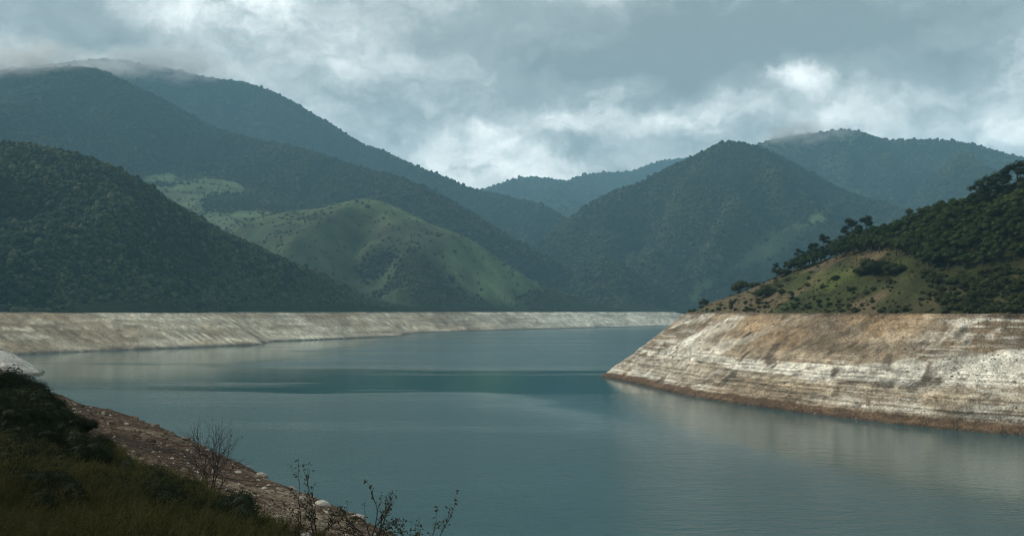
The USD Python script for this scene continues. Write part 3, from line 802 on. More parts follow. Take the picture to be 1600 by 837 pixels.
def wood(field, name, label, spacing, size, keep, seed, margin=120):
    r = np.random.default_rng(seed)
    nx, ny = int((field.x[-1] - field.x[0]) / spacing), int((field.y[-1] - field.y[0]) / spacing)
    gx, gy = np.meshgrid(np.arange(nx), np.arange(ny))
    X = field.x[0] + (gx.ravel() + r.uniform(0, 1, gx.size)) * spacing
    Y = field.y[0] + (gy.ravel() + r.uniform(0, 1, gx.size)) * spacing
    Z = field.h(X, Y)
    gX, gY = field.grad()
    n = np.stack([-field.sample(gX, X, Y), -field.sample(gY, X, Y), np.ones_like(X)], -1)
    n /= np.linalg.norm(n, axis=1, keepdims=True)
    v = np.array([0, 0, EYE]) - np.stack([X, Y, Z], -1)
    v /= np.linalg.norm(v, axis=1, keepdims=True)
    px, py, _ = project(np.stack([X, Y, Z], -1))
    ok = (Z > field.floor + 1) & ((n * v).sum(1) > -0.12) & (px > -margin) & (px < 1600 + margin) & (py < 500)
    if hasattr(field, 'vs'):
        ok &= field.sample(field.vs, X, Y) > 50
    ok &= r.uniform(0, 1, X.size) < keep(field, X, Y, px, py)
    X, Y, Z = X[ok], Y[ok], Z[ok]
    big = 0.75 + 0.55 * (fbm2(X, Y, 45, 3, seed) + 0.5)
    s = size * big * np.exp(r.normal(-0.03, 0.30, X.size))
    sc = np.stack([s, s, s * r.uniform(0.95, 1.6, X.size)], 1)
    # tall trees in the hollows, paler low scrub on the spurs
    w_ = 28.0 if spacing < 8 else 60.0
    cv = field.Z - gaussian_filter(field.Z, w_ / field.step)
    cv = field.sample(cv, X, Y)
    dry = 1 / (1 + np.exp(-(cv / (0.9 * np.std(cv) + 1e-6) + 5.0 * fbm2(X, Y, 130, 4, seed + 3) - 0.7)))
    scrub = (r.uniform(0, 1, X.size) < dry) | (field.sample(field.grass, X, Y) > 0.75)
    sc = sc * np.where(scrub, r.uniform(0.5, 0.95, X.size), r.uniform(0.85, 1.2, X.size))[:, None]
    idx = np.where(scrub, 5 + r.integers(0, 4, X.size), r.integers(0, 5, X.size))
    scatter(name, CANOPY, np.stack([X, Y, Z - np.where(scrub, 0.05, 0.2) * s], 1), r.uniform(0, 6.28, X.size), sc, label, 'wood', idx=idx)
    return len(X)


def dense(field, X, Y, px, py):
    g_ = field.sample(field.grass, X, Y)
    return np.clip(1.05 - 1.15 * g_, 0.03, 1)


def thinned(field, X, Y, px, py):
    g_ = field.sample(field.grass, X, Y)
    return np.clip(1.05 - 1.2 * g_ + 2.4 * fbm2(X, Y, 45, 4, 61), 0.05, 1)


nt = 0
nt += wood(H_A, 'wood', 'dense dark woodland covering the nearest far hill', 2.9, 1.95, dense, 301)
nt += wood(H_B, 'wood', 'woodland and scattered trees on the rounded grassy hill', 4.2, 2.3, thinned, 302)
nt += wood(H_C, 'wood', 'woodland covering the broad slope behind the grassy hill', 5.4, 3.3, dense, 303)
nt += wood(H_G, 'wood', 'small trees and thickets dotted over the light green meadow', 5.5, 2.7, thinned, 304)
nt += wood(H_E, 'wood', 'woodland covering the high mountain under the cloud', 7.4, 4.4, dense, 305)
nt += wood(H_R1, 'wood', 'woodland covering the pointed mountain', 5.4, 3.3, dense, 306)
nt += wood(H_R2, 'wood', 'woodland on the long flat topped mountain', 7.8, 4.6, dense, 307)
nt += wood(H_F, 'wood', 'woodland on the distant hills at the valley head', 12.5, 7.0, dense, 308)

# ================================================================== plants close enough to tell apart
def tube(pts, radii, sides=5):
    p = np.asarray(pts, float)
    t = np.gradient(p, axis=0)
    t /= np.linalg.norm(t, axis=1, keepdims=True) + 1e-9
    a = np.cross(t, np.where(np.abs(t[:, 2:]) < 0.9, [0, 0, 1.0], [1.0, 0, 0]))
    a /= np.linalg.norm(a, axis=1, keepdims=True) + 1e-9
    b = np.cross(t, a)
    ang = np.arange(sides) * 2 * np.pi / sides
    r = np.broadcast_to(radii, (len(p),))[:, None, None]
    v = p[:, None] + r * (np.cos(ang)[None, :, None] * a[:, None] + np.sin(ang)[None, :, None] * b[:, None])
    i, j = np.meshgrid(np.arange(len(p) - 1), np.arange(sides), indexing='ij')
    q = np.stack([i * sides + j, i * sides + (j + 1) % sides, (i + 1) * sides + (j + 1) % sides, (i + 1) * sides + j], -1).reshape(-1, 4)
    f = np.vstack([q[:, [0, 1, 2]], q[:, [0, 2, 3]]])
    v = v.reshape(-1, 3)
    tip = len(v)
    v = np.vstack([v, p[-1:] + t[-1:] * np.broadcast_to(radii, (len(p),))[-1]])
    k = (len(p) - 1) * sides
    f = np.vstack([f, [[k + m_, k + (m_ + 1) % sides, tip] for m_ in range(sides)]])
    return v, f


def join(parts):
    V, F, n = [], [], 0
    for v, f in parts:
        V.append(v); F.append(np.asarray(f) + n); n += len(v)
    return np.vstack(V), np.vstack(F)


def leaves_at(P, N, size, r, aspect=0.5, fold=0.2):
    """A small folded leaf (four triangles) at every point, roughly facing N."""
    n = len(P)
    N = N + r.normal(0, 0.55, (n, 3)); N /= np.linalg.norm(N, axis=1, keepdims=True)
    a = np.cross(N, r.normal(0, 1, (n, 3))); a /= np.linalg.norm(a, axis=1, keepdims=True)
    b = np.cross(N, a)
    s = (size * r.uniform(0.6, 1.35, n))[:, None]
    tip0, tip1 = P - a * s * 0.5, P + a * s * 0.5
    mid = P - N * s * fold * 0.5
    l, rr = P + b * s * aspect * 0.5 + N * s * fold * 0.3, P - b * s * aspect * 0.5 + N * s * fold * 0.3
    V = np.stack([tip0, l, tip1, rr, mid], 1).reshape(-1, 3)
    k = np.arange(n)[:, None] * 5
    F = np.concatenate([k + [0, 4, 1], k + [1, 4, 2], k + [2, 4, 3], k + [3, 4, 0]], 0)
    return V, F


def leaf_ball(center, rad, n, size, r, seed, core=0.72):
    """A clump: a dark lumpy inside and leaves all round it."""
    rad = np.broadcast_to(np.asarray(rad, float), (3,))
    m = lumpy(2, seed, 1.0, 0.45, 0.6)
    out = [(np.array(m.vertices) * rad * core + center, np.array(m.faces))]
    d = r.normal(0, 1, (n, 3)); d[:, 2] = np.abs(d[:, 2]) * np.where(r.uniform(0, 1, n) < 0.75, 1, -0.6)
    d /= np.linalg.norm(d, axis=1, keepdims=True)
    k = 0.68 + 0.55 * meshkit.fbm(d * 2.2 + seed * 3.1, 3, seed) - 0.05
    P = d * (k * r.uniform(0.82, 1.12, n))[:, None] * rad + center
    out.append(leaves_at(P, d, size, r))
    return join(out)


def simple_material(name, a, b, scale=8.0, rough=0.9, bump=0.4, dist=0.02):
    g = Graph()
    pos = g.add('texture_coordinate', 'object')
    n = g.noise(pos, scale, 5.0, 0.65)
    rnd = g.add('object_info', 'random')
    col = g.ramp(g.math('add', n, g.math('multiply', g.math('subtract', rnd, 0.5), 0.3)), [(0.3, a), (0.7, b)])
    p = g.add('principled_bsdf', 'BSDF', base_color=col, roughness=rough, specular_ior_level=0.2, normal=g.add('bump', 'normal', height=n, strength=bump, distance=dist))
    return g.make(name, surface=p)


M_bark = simple_material('grey_bark', (0.045, 0.036, 0.028), (0.11, 0.09, 0.07))
M_twig = simple_material('dark_twig', (0.022, 0.017, 0.014), (0.055, 0.043, 0.036), 30.0)
M_pale = simple_material('pale_rock', (0.22, 0.19, 0.15), (0.50, 0.46, 0.40), 5.0, bump=0.7, dist=0.03)
M_rubble = simple_material('rubble_stone', (0.14, 0.11, 0.08), (0.36, 0.32, 0.26), 5.0, bump=0.6, dist=0.05)
M_stone = simple_material('brown_stone', (0.055, 0.040, 0.028), (0.18, 0.132, 0.09), 6.0, bump=0.7, dist=0.02)
M_pine = leaf_material('pine_needles', (0.014, 0.024, 0.011), (0.026, 0.040, 0.018), (0.045, 0.058, 0.026), patch=0.05, trans=0.15)
M_bush = leaf_material('bush_leaves', (0.024, 0.032, 0.010), (0.050, 0.060, 0.018), (0.090, 0.095, 0.030), patch=0.06, trans=0.2)
M_hillgrass = leaf_material('tussock', (0.040, 0.048, 0.014), (0.080, 0.088, 0.026), (0.15, 0.12, 0.05), patch=0.08, trans=0.25)
M_near = leaf_material('shrub_leaves', (0.010, 0.015, 0.007), (0.019, 0.027, 0.012), (0.040, 0.050, 0.022), patch=0.5, trans=0.2)
M_sap = leaf_material('sapling_leaves', (0.020, 0.024, 0.012), (0.040, 0.045, 0.020), (0.075, 0.060, 0.035), patch=2.0, trans=0.25)


def limb(p0, p1, r0, r1, r, wob=0.08, n=6):
    u = np.linspace(0, 1, n)[:, None]
    p0, p1 = np.asarray(p0, float), np.asarray(p1, float)
    P = p0 * (1 - u) + p1 * u + r.normal(0, wob * np.linalg.norm(p1 - p0), (n, 3)) * np.sin(u * math.pi)
    return tube(P, np.linspace(r0, r1, n))


def make_broadleaf(k):
    """Unit tree one metre tall times its scale; crown from many clumps."""
    r = np.random.default_rng(500 + k)
    cls = classprim(f'broadleaf_tree_{k}')
    H = 1.0
    tr = [limb((0, 0, -0.08), (r.normal(0, .03), r.normal(0, .03), 0.55), 0.030, 0.016, r)]
    cl = []
    n = 9 + k % 4
    for q in range(n):
        a = q * 2.4 + r.uniform(-.4, .4); rad = 0.30 * math.sqrt((q + 0.5) / n) * r.uniform(0.8, 1.15)
        z = 0.36 + 0.50 * (1 - (rad / 0.36) ** 2) * r.uniform(0.45, 1.1)
        c_ = np.array([rad * math.cos(a), rad * math.sin(a), z])
        tr.append(limb((0, 0, 0.28 + 0.1 * r.uniform()), c_, 0.014, 0.006, r))
        cl.append(leaf_ball(c_, np.array([1, 1, 1.0]) * r.uniform(0.12, 0.19), 120, 0.050, r, k * 40 + q))
    P = str(cls.GetPath())
    put('trunk', join(tr), M_bark, P)
    put('crown', join(cl), M_leaf_dark, P)
    return cls


def make_pine(k):
    """Tall bare trunk and flat, separate plates of needles."""
    r = np.random.default_rng(600 + k)
    cls = classprim(f'pine_{k}')
    lean = r.normal(0, 0.05, 2)
    top = np.array([lean[0], lean[1], 0.86])
    tr = [limb((0, 0, -0.08), top, 0.022, 0.009, r, 0.03, 8)]
    cl = []
    for q in range(9):
        u = 0.42 + 0.56 * q / 8
        a = q * 2.4 + r.uniform(-.5, .5); rad = (0.26 - 0.20 * max(0, u - 0.7) / 0.3) * r.uniform(0.7, 1.15)
        c_ = np.array([rad * math.cos(a) + lean[0] * u, rad * math.sin(a) + lean[1] * u, u + 0.05])
        tr.append(limb((lean[0] * u * .9, lean[1] * u * .9, u - 0.06), c_, 0.009, 0.004, r))
        cl.append(leaf_ball(c_, (r.uniform(.10, .15), r.uniform(.10, .15), r.uniform(.085, .13)), 150, 0.040, r, k * 40 + q + 300, 0.62))
    P = str(cls.GetPath())
    put('trunk', join(tr), M_bark, P)
    put('crown', join(cl), M_pine, P)
    return cls


def make_bush(k, mat, name, nl=150, size=0.075, clumps=7):
    """Unit bush one metre high."""
    r = np.random.default_rng(700 + k)
    cls = classprim(f'{name}_{k}')
    cl, st = [], []
    for q in range(clumps):
        a = q * 2.4; rad = 0.42 * math.sqrt(q / clumps) * r.uniform(0.8, 1.2)
        c_ = np.array([rad * math.cos(a), rad * math.sin(a), r.uniform(0.30, 0.62) - 0.25 * rad])
        cl.append(leaf_ball(c_, np.array([1, 1, .95]) * r.uniform(0.24, 0.36), nl, size, r, k * 40 + q + 700, 0.7))
        st.append(limb((r.normal(0, .06), r.normal(0, .06), -0.1), c_, 0.022, 0.008, r))
    P = str(cls.GetPath())
    put('stem', join(st), M_twig, P)
    put('foliage', join(cl), mat, P)
    return cls


BROAD = [make_broadleaf(k) for k in range(6)]
PINE = [make_pine(k) for k in range(4)]
BUSH = [make_bush(k, M_bush, 'bush') for k in range(5)]
SHRUB = [make_bush(k + 10, M_near, 'shrub', 620, 0.042, 8) for k in range(4)]

rt = np.random.default_rng(77)


def on_hill(px, py):
    return nr.pick(np.asarray(px, float), np.asarray(py, float), 200, 560)


def in_poly(poly, x, y):
    poly = np.asarray(poly, float)
    x, y = np.asarray(x), np.asarray(y)
    ins = np.zeros(x.shape, bool)
    for (x1, y1), (x2, y2) in zip(poly, np.roll(poly, -1, 0)):
        ins ^= ((y1 > y) != (y2 > y)) & (x < (x2 - x1) * (y - y1) / (y2 - y1 + 1e-12) + x1)
    return ins


def plant(cls, name, px, py, hpx, label, cat, group=None, wide=1.0):
    """Stands a plant on the hill where the photo shows its foot; hpx is its height in the photo."""
    p = on_hill(px, py)
    if not np.isfinite(p[0]):
        cx = np.argmin(np.abs(project(cr)[0] - px)); p = cr[cx].copy(); p[2] = float(nr.h(p[0], p[1]))
    s = hpx / FPX * p[1]
    return copy_of(cls, name, p - [0, 0, 0.02 * s], rt.uniform(0, 6.28), (s * wide, s * wide, s), label, cat, group)


# trees that stand out on the skyline of the near hill
plant(PINE[0], 'pine_tree', 1210, 424, 22, 'small lone pine standing clear on the grassy ridge left of the wood', 'pine', wide=1.1)
plant(PINE[1], 'pine_tree', 1246, 415, 28, 'spreading pine at the left end of the hillside wood', 'pine', wide=1.15)
plant(PINE[2], 'pine_tree', 1262, 410, 30, 'open crowned pine, second from the left end of the hillside wood', 'pine')
plant(PINE[3], 'pine_tree', 1276, 405, 30, 'slim pine with bare trunk, third from the left end of the hillside wood', 'pine')
plant(PINE[1], 'pine_tree', 1298, 400, 38, 'dense dark pine rising just left of the two tall skyline pines', 'pine', wide=1.1)
plant(PINE[0], 'pine_tree', 1330, 392, 46, 'broad flat topped pine, left one of the two tall skyline pines', 'pine', wide=1.2)
plant(PINE[2], 'pine_tree', 1354, 388, 46, 'tall pine, right one of the two tall skyline pines', 'pine', wide=1.1)
plant(PINE[3], 'pine_tree', 1532, 342, 56, 'pine at the left edge of the high skyline clump', 'pine', wide=1.15)
plant(PINE[0], 'pine_tree', 1548, 336, 56, 'layered pine in the middle of the high skyline clump with sky showing through', 'pine', wide=1.15)
plant(PINE[1], 'pine_tree', 1566, 330, 60, 'tall dark pine in the high skyline clump', 'pine', wide=1.2)
plant(PINE[2], 'pine_tree', 1590, 322, 64, 'highest pine on the skyline at the right edge', 'pine', wide=1.2)
# bushes that stand out on the open slope
plant(BUSH[0], 'bush', 1155, 458, 28, 'round dark bush on the ridge below the lone pine', 'bush', wide=0.85)
plant(BUSH[1], 'bush', 1196, 464, 24, 'spreading dark bush a little below the ridge, right of the round bush', 'bush', wide=1.2)
plant(BUSH[2], 'bush', 1368, 428, 34, 'large isolated thicket on the open grass below the wood', 'bush', wide=1.5)
plant(BUSH[3], 'bush', 1345, 432, 22, 'smaller bush against the left side of the isolated thicket', 'bush', wide=1.3)
plant(BUSH[4], 'bush', 1395, 430, 24, 'bush against the right side of the isolated thicket', 'bush', wide=1.3)
plant(BUSH[0], 'bush', 1184, 446, 14, 'small low bush on the ridge between the round bush and the lone pine', 'bush', wide=1.5)
plant(BUSH[1], 'bush', 1105, 472, 12, 'small round bush near the low end of the ridge', 'bush', wide=1.1)
plant(BUSH[2], 'bush', 1089, 477, 13, 'lowest round bush where the ridge meets the bare bank', 'bush', wide=1.1)
plant(BUSH[3], 'bush', 1223, 432, 16, 'low bush under the left end of the hillside wood', 'bush', wide=1.7)

# the wood itself: every tree
WOOD = [(1226, 430), (1245, 412), (1300, 396), (1350, 378), (1400, 368), (1450, 352), (1500, 338), (1550, 322), (1600, 306), (1680, 290), (1680, 420), (1600, 408), (1560, 418), (1500, 424), (1455, 424), (1425, 410), (1395, 398), (1340, 398), (1290, 410), (1250, 424)]
got = []
for _ in range(9000):
    px, py = rt.uniform(1220, 1680), rt.uniform(285, 430)
    if not in_poly(WOOD, [px], [py])[0]:
        continue
    p = on_hill(px, py)
    if not np.isfinite(p[0]):
        continue
    if all((p[0] - q[0]) ** 2 + (p[1] - q[1]) ** 2 > 3.3 ** 2 for q in got):
        got.append(p)
# and over the crest, a strip of its far side
cs = spline(cr, 400)
for _ in range(1500):
    p = cs[rt.integers(0, 400)] + np.array([rt.uniform(-1, 7), rt.uniform(-2, 8), 0])
    p[2] = float(nr.h(p[0], p[1]))
    if project(p)[0] > 1262 and project(p)[0] < 1690 and all((p[0] - q[0]) ** 2 + (p[1] - q[1]) ** 2 > 4.2 ** 2 for q in got):
        got.append(p)
got = sorted(got, key=lambda p: p[1])[:285]
for i, p in enumerate(got):
    s = rt.uniform(5.6, 9.2) * (0.82 if project(p)[0] < 1300 else 1.0)
    w = rt.uniform(0.95, 1.3)
    copy_of(BROAD[i % 6], 'broadleaf_tree', p, rt.uniform(0, 6.28), (s * w, s * w, s), 'dark green leafy tree packed among its neighbours in the hillside wood', 'tree', 'trees of the hillside wood')

# scrub: single bushes over the open slope
SCRUB_A = [(1440, 430), (1500, 432), (1600, 420), (1680, 430), (1680, 494), (1500, 492), (1470, 478)]
LOW = [(1075, 484), (1120, 474), (1230, 466), (1340, 470), (1450, 474), (1480, 491), (1080, 489)]
MID = [(1180, 462), (1260, 430), (1340, 440), (1450, 432), (1470, 470), (1300, 466)]
nb_ = 0
for poly, count, gap, h0, h1, lab, grp in ((SCRUB_A, 150, 1.7, 1.5, 4.2, 'low dark bush in the thick scrub above the bare bank, under the wood', 'bushes of the thick scrub'),
                                           (LOW, 95, 1.3, 0.6, 2.6, 'low bush in the strip of scrub along the top of the bare bank', 'bushes along the top of the bank'),
                                           (MID, 34, 1.4, 0.6, 3.0, 'low bush scattered on the open grass slope', 'bushes scattered on the slope')):
    mine = []
    a_ = np.array(poly)
    for _ in range(6000):
        if len(mine) >= count:
            break
        px, py = rt.uniform(a_[:, 0].min(), a_[:, 0].max()), rt.uniform(a_[:, 1].min(), a_[:, 1].max())
        if not in_poly(poly, [px], [py])[0]:
            continue
        p = on_hill(px, py)
        if np.isfinite(p[0]) and nr.sample(nr.above, p[0], p[1]) < 0 and all((p[0] - q[0]) ** 2 + (p[1] - q[1]) ** 2 > gap ** 2 for q in mine):
            mine.append(p)
    for p in mine:
        s = h0 + (h1 - h0) * rt.uniform(0, 1) ** 1.6; w = rt.uniform(0.75, 1.25)
        copy_of(BUSH[nb_ % 5], 'bush', p - [0, 0, 0.1 * s], rt.uniform(0, 6.28), (s * w, s * w, s), lab, 'bush', grp)
        nb_ += 1

# ================================================================== stones on the bare banks
def stone(seed, flat=0.6):
    r = np.random.default_rng(seed)
    m = trimesh.creation.icosphere(1, 1.0)
    v = np.array(m.vertices)
    for _ in range(9):                                   # cleave flat faces
        n = r.normal(0, 1, 3); n /= np.linalg.norm(n)
        d_ = v @ n - r.uniform(0.45, 0.8)
        v = v - np.clip(d_, 0, None)[:, None] * n
    v = v * np.array([1, r.uniform(0.6, 0.9), flat * r.uniform(0.7, 1.1)])
    m.vertices = v
    return m


ST = []
for k in range(5):
    cls = classprim(f'stone_{k}')
    usdkit.mesh(stage, f'{cls.GetPath()}/block', stone(800 + k), M_stone)
    ST.append(cls)
PALE = []
for k in range(4):
    cls = classprim(f'pale_rock_{k}')
    usdkit.mesh(stage, f'{cls.GetPath()}/block', stone(820 + k, 0.5), M_pale)
    PALE.append(cls)

# rubble on the right bank
r = np.random.default_rng(91)
n = 26000
A, B = r.uniform(-10, 300, n), r.uniform(-35, 48, n)
X, Y = 40 + A * ux - B * uy, 474 + A * uy + B * ux
zb, zh, above, bs, _, _, _ = right_land(X, Y)
ok = (above > 0.4) & (bs > 0.3) & (r.uniform(0, 1, n) < 0.25 + 0.75 * sstep(0.0, 0.15, fbm2(X, Y, 11, 3, 92)))
X, Y, Z = X[ok], Y[ok], zb[ok]
sz = 0.17 * np.exp(r.normal(0, 0.6, len(X)))
scatter('rubble', [(stone(830 + k), M_rubble) for k in range(6)], np.stack([X, Y, Z], 1), r.uniform(0, 6.28, len(X)), np.clip(sz, 0.08, 0.8), 'loose broken stone strewn over the bare rock bank below the headland', 'rubble')

# ================================================================== the near bank: stones, shrubs, grass
def on_near(px, py, far=100):
    return nb.pick(np.asarray(px, float), np.asarray(py, float), 4, far, 1600)


r = np.random.default_rng(93)
mine = []
for _ in range(5000):
    if len(mine) >= 190:
        break
    px = r.uniform(110, 580); py = r.uniform(636, 836)
    p = on_near(px, py)
    if not np.isfinite(p[0]) or p[1] > 45 or nb.sample(nb.veg, p[0], p[1]) > 0.35 or nb.sample(nb.q, p[0], p[1]) < -1.2:
        continue
    s = (r.uniform(2.2, 5) if r.uniform() < 0.85 else r.uniform(5, 8)) / FPX * p[1]
    if all((p[0] - q[0]) ** 2 + (p[1] - q[1]) ** 2 > (s + q[3]) ** 2 for q in mine):
        mine.append((*p, s))
for i, (X0, Y0, Z0, s) in enumerate(mine):
    pale = i % 6 == 0
    copy_of((PALE[i % 4] if pale else ST[i % 5]), 'stone', (X0, Y0, Z0 + 0.1 * s), r.uniform(0, 6.28), s, 'pale stone half sunk in the brown soil of the near bank' if pale else 'brown stone half sunk in the soil of the near bank', 'stone',
            'pale stones on the near bank' if pale else 'brown stones on the near bank', tilt=(r.uniform(-20, 20), r.uniform(-20, 20)))
# pale rocks showing between the dark shrubs
for i, (px, py, w) in enumerate([(128, 688, 11), (141, 707, 16), (150, 722, 18), (166, 716, 12), (176, 734, 15), (188, 727, 10), (158, 741, 12), (205, 742, 13), (52, 622, 12), (98, 640, 12), (112, 652, 10), (131, 667, 12), (184, 748, 10), (62, 638, 9), (88, 629, 9), (170, 703, 9)]):
    p = on_near(px, py)
    s = 0.62 * w / FPX * p[1]
    copy_of(PALE[i % 4], 'rock', p + [0, 0, 0.12 * s], r.uniform(0, 6.28), (s, s * .8, s * .8), 'pale angular rock lying between the dark shrubs on the near bank', 'rock', 'pale rocks among the near shrubs', tilt=(r.uniform(-15, 15), r.uniform(-15, 15)))
# gravel
n = 5500
D = 6 * (45 / 6) ** r.uniform(0, 1, n)
X, Y = D * (r.uniform(-820, -180, n) / FPX), D
ok = (nb.sample(nb.veg, X, Y) < 0.5) & (nb.sample(nb.q, X, Y) > -2.5)
X, Y = X[ok], Y[ok]
sz = 0.008 * (Y / 8) ** 0.75 * np.exp(r.normal(0.2, 0.75, len(X)))
scatter('gravel', [(stone(840 + k), M_stone if k else M_pale) for k in range(6)], np.stack([X, Y, nb.h(X, Y) + 0.2 * sz], 1), r.uniform(0, 6.28, len(X)), sz, 'small stones and clods over the eroded soil of the near bank', 'gravel')


def grass_tuft(seed, n=48, h=1.0, spread=0.5):
    r = np.random.default_rng(seed)
    out = []
    for _ in range(n):
        a, lean = r.uniform(0, 6.28), r.uniform(0.1, 0.9) * spread
        b0 = np.array([r.normal(0, .16), r.normal(0, .16), -0.05]); L = h * r.uniform(0.55, 1.1)
        d_ = np.array([math.cos(a), math.sin(a), 0]); w = np.array([-d_[1], d_[0], 0]) * 0.011
        p1 = b0 + d_ * lean * L * 0.3 + np.array([0, 0, L * 0.6]); p2 = b0 + d_ * lean * L + np.array([0, 0, L * (1 - 0.35 * lean)])
        out.append((np.array([b0 - w, b0 + w, p1 - w * .8, p1 + w * .8, p2]), np.array([[0, 1, 3], [0, 3, 2], [2, 3, 4]])))
    return join(out)


def heath(seed, stems=20, per=30):
    r = np.random.default_rng(seed)
    out = []
    for _ in range(stems):
        a, lean = r.uniform(0, 6.28), r.uniform(0.1, 0.75)
        L = r.uniform(0.6, 1.1)
        top = np.array([math.cos(a) * lean * L, math.sin(a) * lean * L, L * (1 - 0.3 * lean)])
        u = np.linspace(0, 1, 4)[:, None]
        P = np.array([r.normal(0, .1), r.normal(0, .1), -0.05]) + top * u ** np.array([1.3, 1.3, 0.9])
        out.append(tube(P, np.linspace(0.012, 0.004, 4), 3))
        k = r.uniform(0.25, 1, per)
        Q = np.stack([np.interp(k, u[:, 0], P[:, j]) for j in range(3)], 1) + r.normal(0, 0.035, (per, 3))
        out.append(leaves_at(Q, r.normal(0, .4, (per, 3)) + [0, 0, .5], 0.055, r, 0.25))
    return join(out)


def grass_material(name, a, b, c_):
    return leaf_material(name, a, b, c_, patch=0.35, trans=0.3)


M_grass = grass_material('olive_grass', (0.034, 0.046, 0.010), (0.098, 0.108, 0.023), (0.24, 0.190, 0.060))
M_heath = grass_material('heath', (0.032, 0.032, 0.011), (0.068, 0.066, 0.020), (0.125, 0.090, 0.036))
n = 60000
D = 4.5 * (62 / 4.5) ** r.uniform(0, 1, n) ** 0.85
X, Y = D * (r.uniform(-900, -150, n) / FPX), D
v_ = nb.sample(nb.veg, X, Y)
ok = r.uniform(0, 1, n) < np.where(v_ > 0.5, np.where(D < 17, 0.8, 0.3), 0.05 * (v_ > 0.05))
X, Y, D = X[ok], Y[ok], D[ok]
hh = (0.20 + 0.36 * np.clip(fbm2(X, Y, 1.6, 3, 95) + 0.30, 0, 1)) * np.exp(np.clip(r.normal(-0.05, 0.36, len(X)), -1, 0.6)) * (0.55 + 0.45 * nb.sample(nb.veg, X, Y)) * np.clip(0.72 - D / 90, 0.45, 0.7)
sel = fbm2(X, Y, 2.6, 3, 96) + r.normal(0, 0.12, len(X)) > 0.02
pos_ = np.stack([X, Y, nb.h(X, Y) - 0.02], 1)
scatter('grass', [(grass_tuft(900 + k), M_grass) for k in range(4)], pos_[sel], r.uniform(0, 6.28, sel.sum()), hh[sel], 'olive green wispy grass covering the near bank', 'grass', tilt=r.normal(0, 0.15, sel.sum()))
scatter('heather', [(heath(920 + k), M_heath) for k in range(4)], pos_[~sel], r.uniform(0, 6.28, (~sel).sum()), hh[~sel] * 1.1, 'dark feathery heath growing among the grass of the near bank', 'heather', tilt=r.normal(0, 0.15, (~sel).sum()))

# single dark shrubs along the upper edge of the near bank
SHR = [(12, 640, 78, 1.0, 'tall dark shrub at the left edge, highest against the water'), (38, 640, 56, 0.9, 'dark shrub right of the tallest one at the left edge'), (4, 690, 90, 1.0, 'dense dark shrub at the left edge below the tallest one'),
       (34, 700, 80, 1.0, 'large dark shrub in the middle of the shrub mass at the left edge'), (66, 648, 44, 0.9, 'dark shrub with a pointed top right of the shrub mass'), (84, 654, 40, 0.8, 'slim dark shrub standing above pale rocks near the left edge'),
       (108, 672, 44, 0.9, 'dark shrub on the brow where the brown soil begins'), (126, 682, 34, 1.0, 'low dark shrub on the brow beside the brown soil'), (158, 712, 38, 0.8, 'cone shaped dark shrub between pale rocks'),
       (58, 690, 46, 1.1, 'low spreading shrub below the pale rocks at the left'), (92, 700, 40, 1.2, 'low spreading dark shrub right of the shrub mass'), (196, 742, 26, 0.8, 'small dark shrub at the edge of the soil above the grass'), (130, 716, 24, 1.2, 'small low shrub left of the cluster of pale rocks')]
for i, (px, py, h_, w, lab) in enumerate(SHR):
    p = on_near(px, py)
    s = 1.15 * h_ / FPX * p[1]
    copy_of(SHRUB[i % 4], 'shrub', p - [0, 0, 0.05 * s], i * 1.3, (s * w, s * w, s), lab, 'shrub')


r = np.random.default_rng(99)
for poly, cnt, h0, h1, lab, grp in (([(0, 622), (40, 640), (80, 680), (105, 712), (60, 742), (0, 735)], 34, 40, 72, 'dark leafy shrub in the dense shrub mass at the left edge', 'shrubs massed at the left edge'),
                                    ([(0, 760), (60, 745), (120, 730), (170, 760), (230, 780), (330, 810), (380, 836), (0, 836)], 26, 56, 100, 'low dark shrub growing up through the grass at the bottom left', 'low shrubs in the grass')):
    mine = []
    a_ = np.array(poly)
    for _ in range(3000):
        if len(mine) >= cnt:
            break
        px, py = r.uniform(a_[:, 0].min(), a_[:, 0].max()), r.uniform(a_[:, 1].min(), a_[:, 1].max())
        if not in_poly(poly, [px], [py])[0]:
            continue
        p = on_near(px, py)
        if np.isfinite(p[0]) and all((p[0] - q[0]) ** 2 + (p[1] - q[1]) ** 2 > (0.55 * h0 / FPX * p[1]) ** 2 for q in mine):
            mine.append(p)
    for i, p in enumerate(mine):
        sc_ = r.uniform(h0, h1) / FPX * p[1]
        copy_of(SHRUB[i % 4], 'shrub', p - [0, 0, 0.08 * sc_], r.uniform(0, 6.28), (sc_ * r.uniform(.7, 1.05), sc_ * r.uniform(.7, 1.05), sc_), lab, 'shrub', grp)


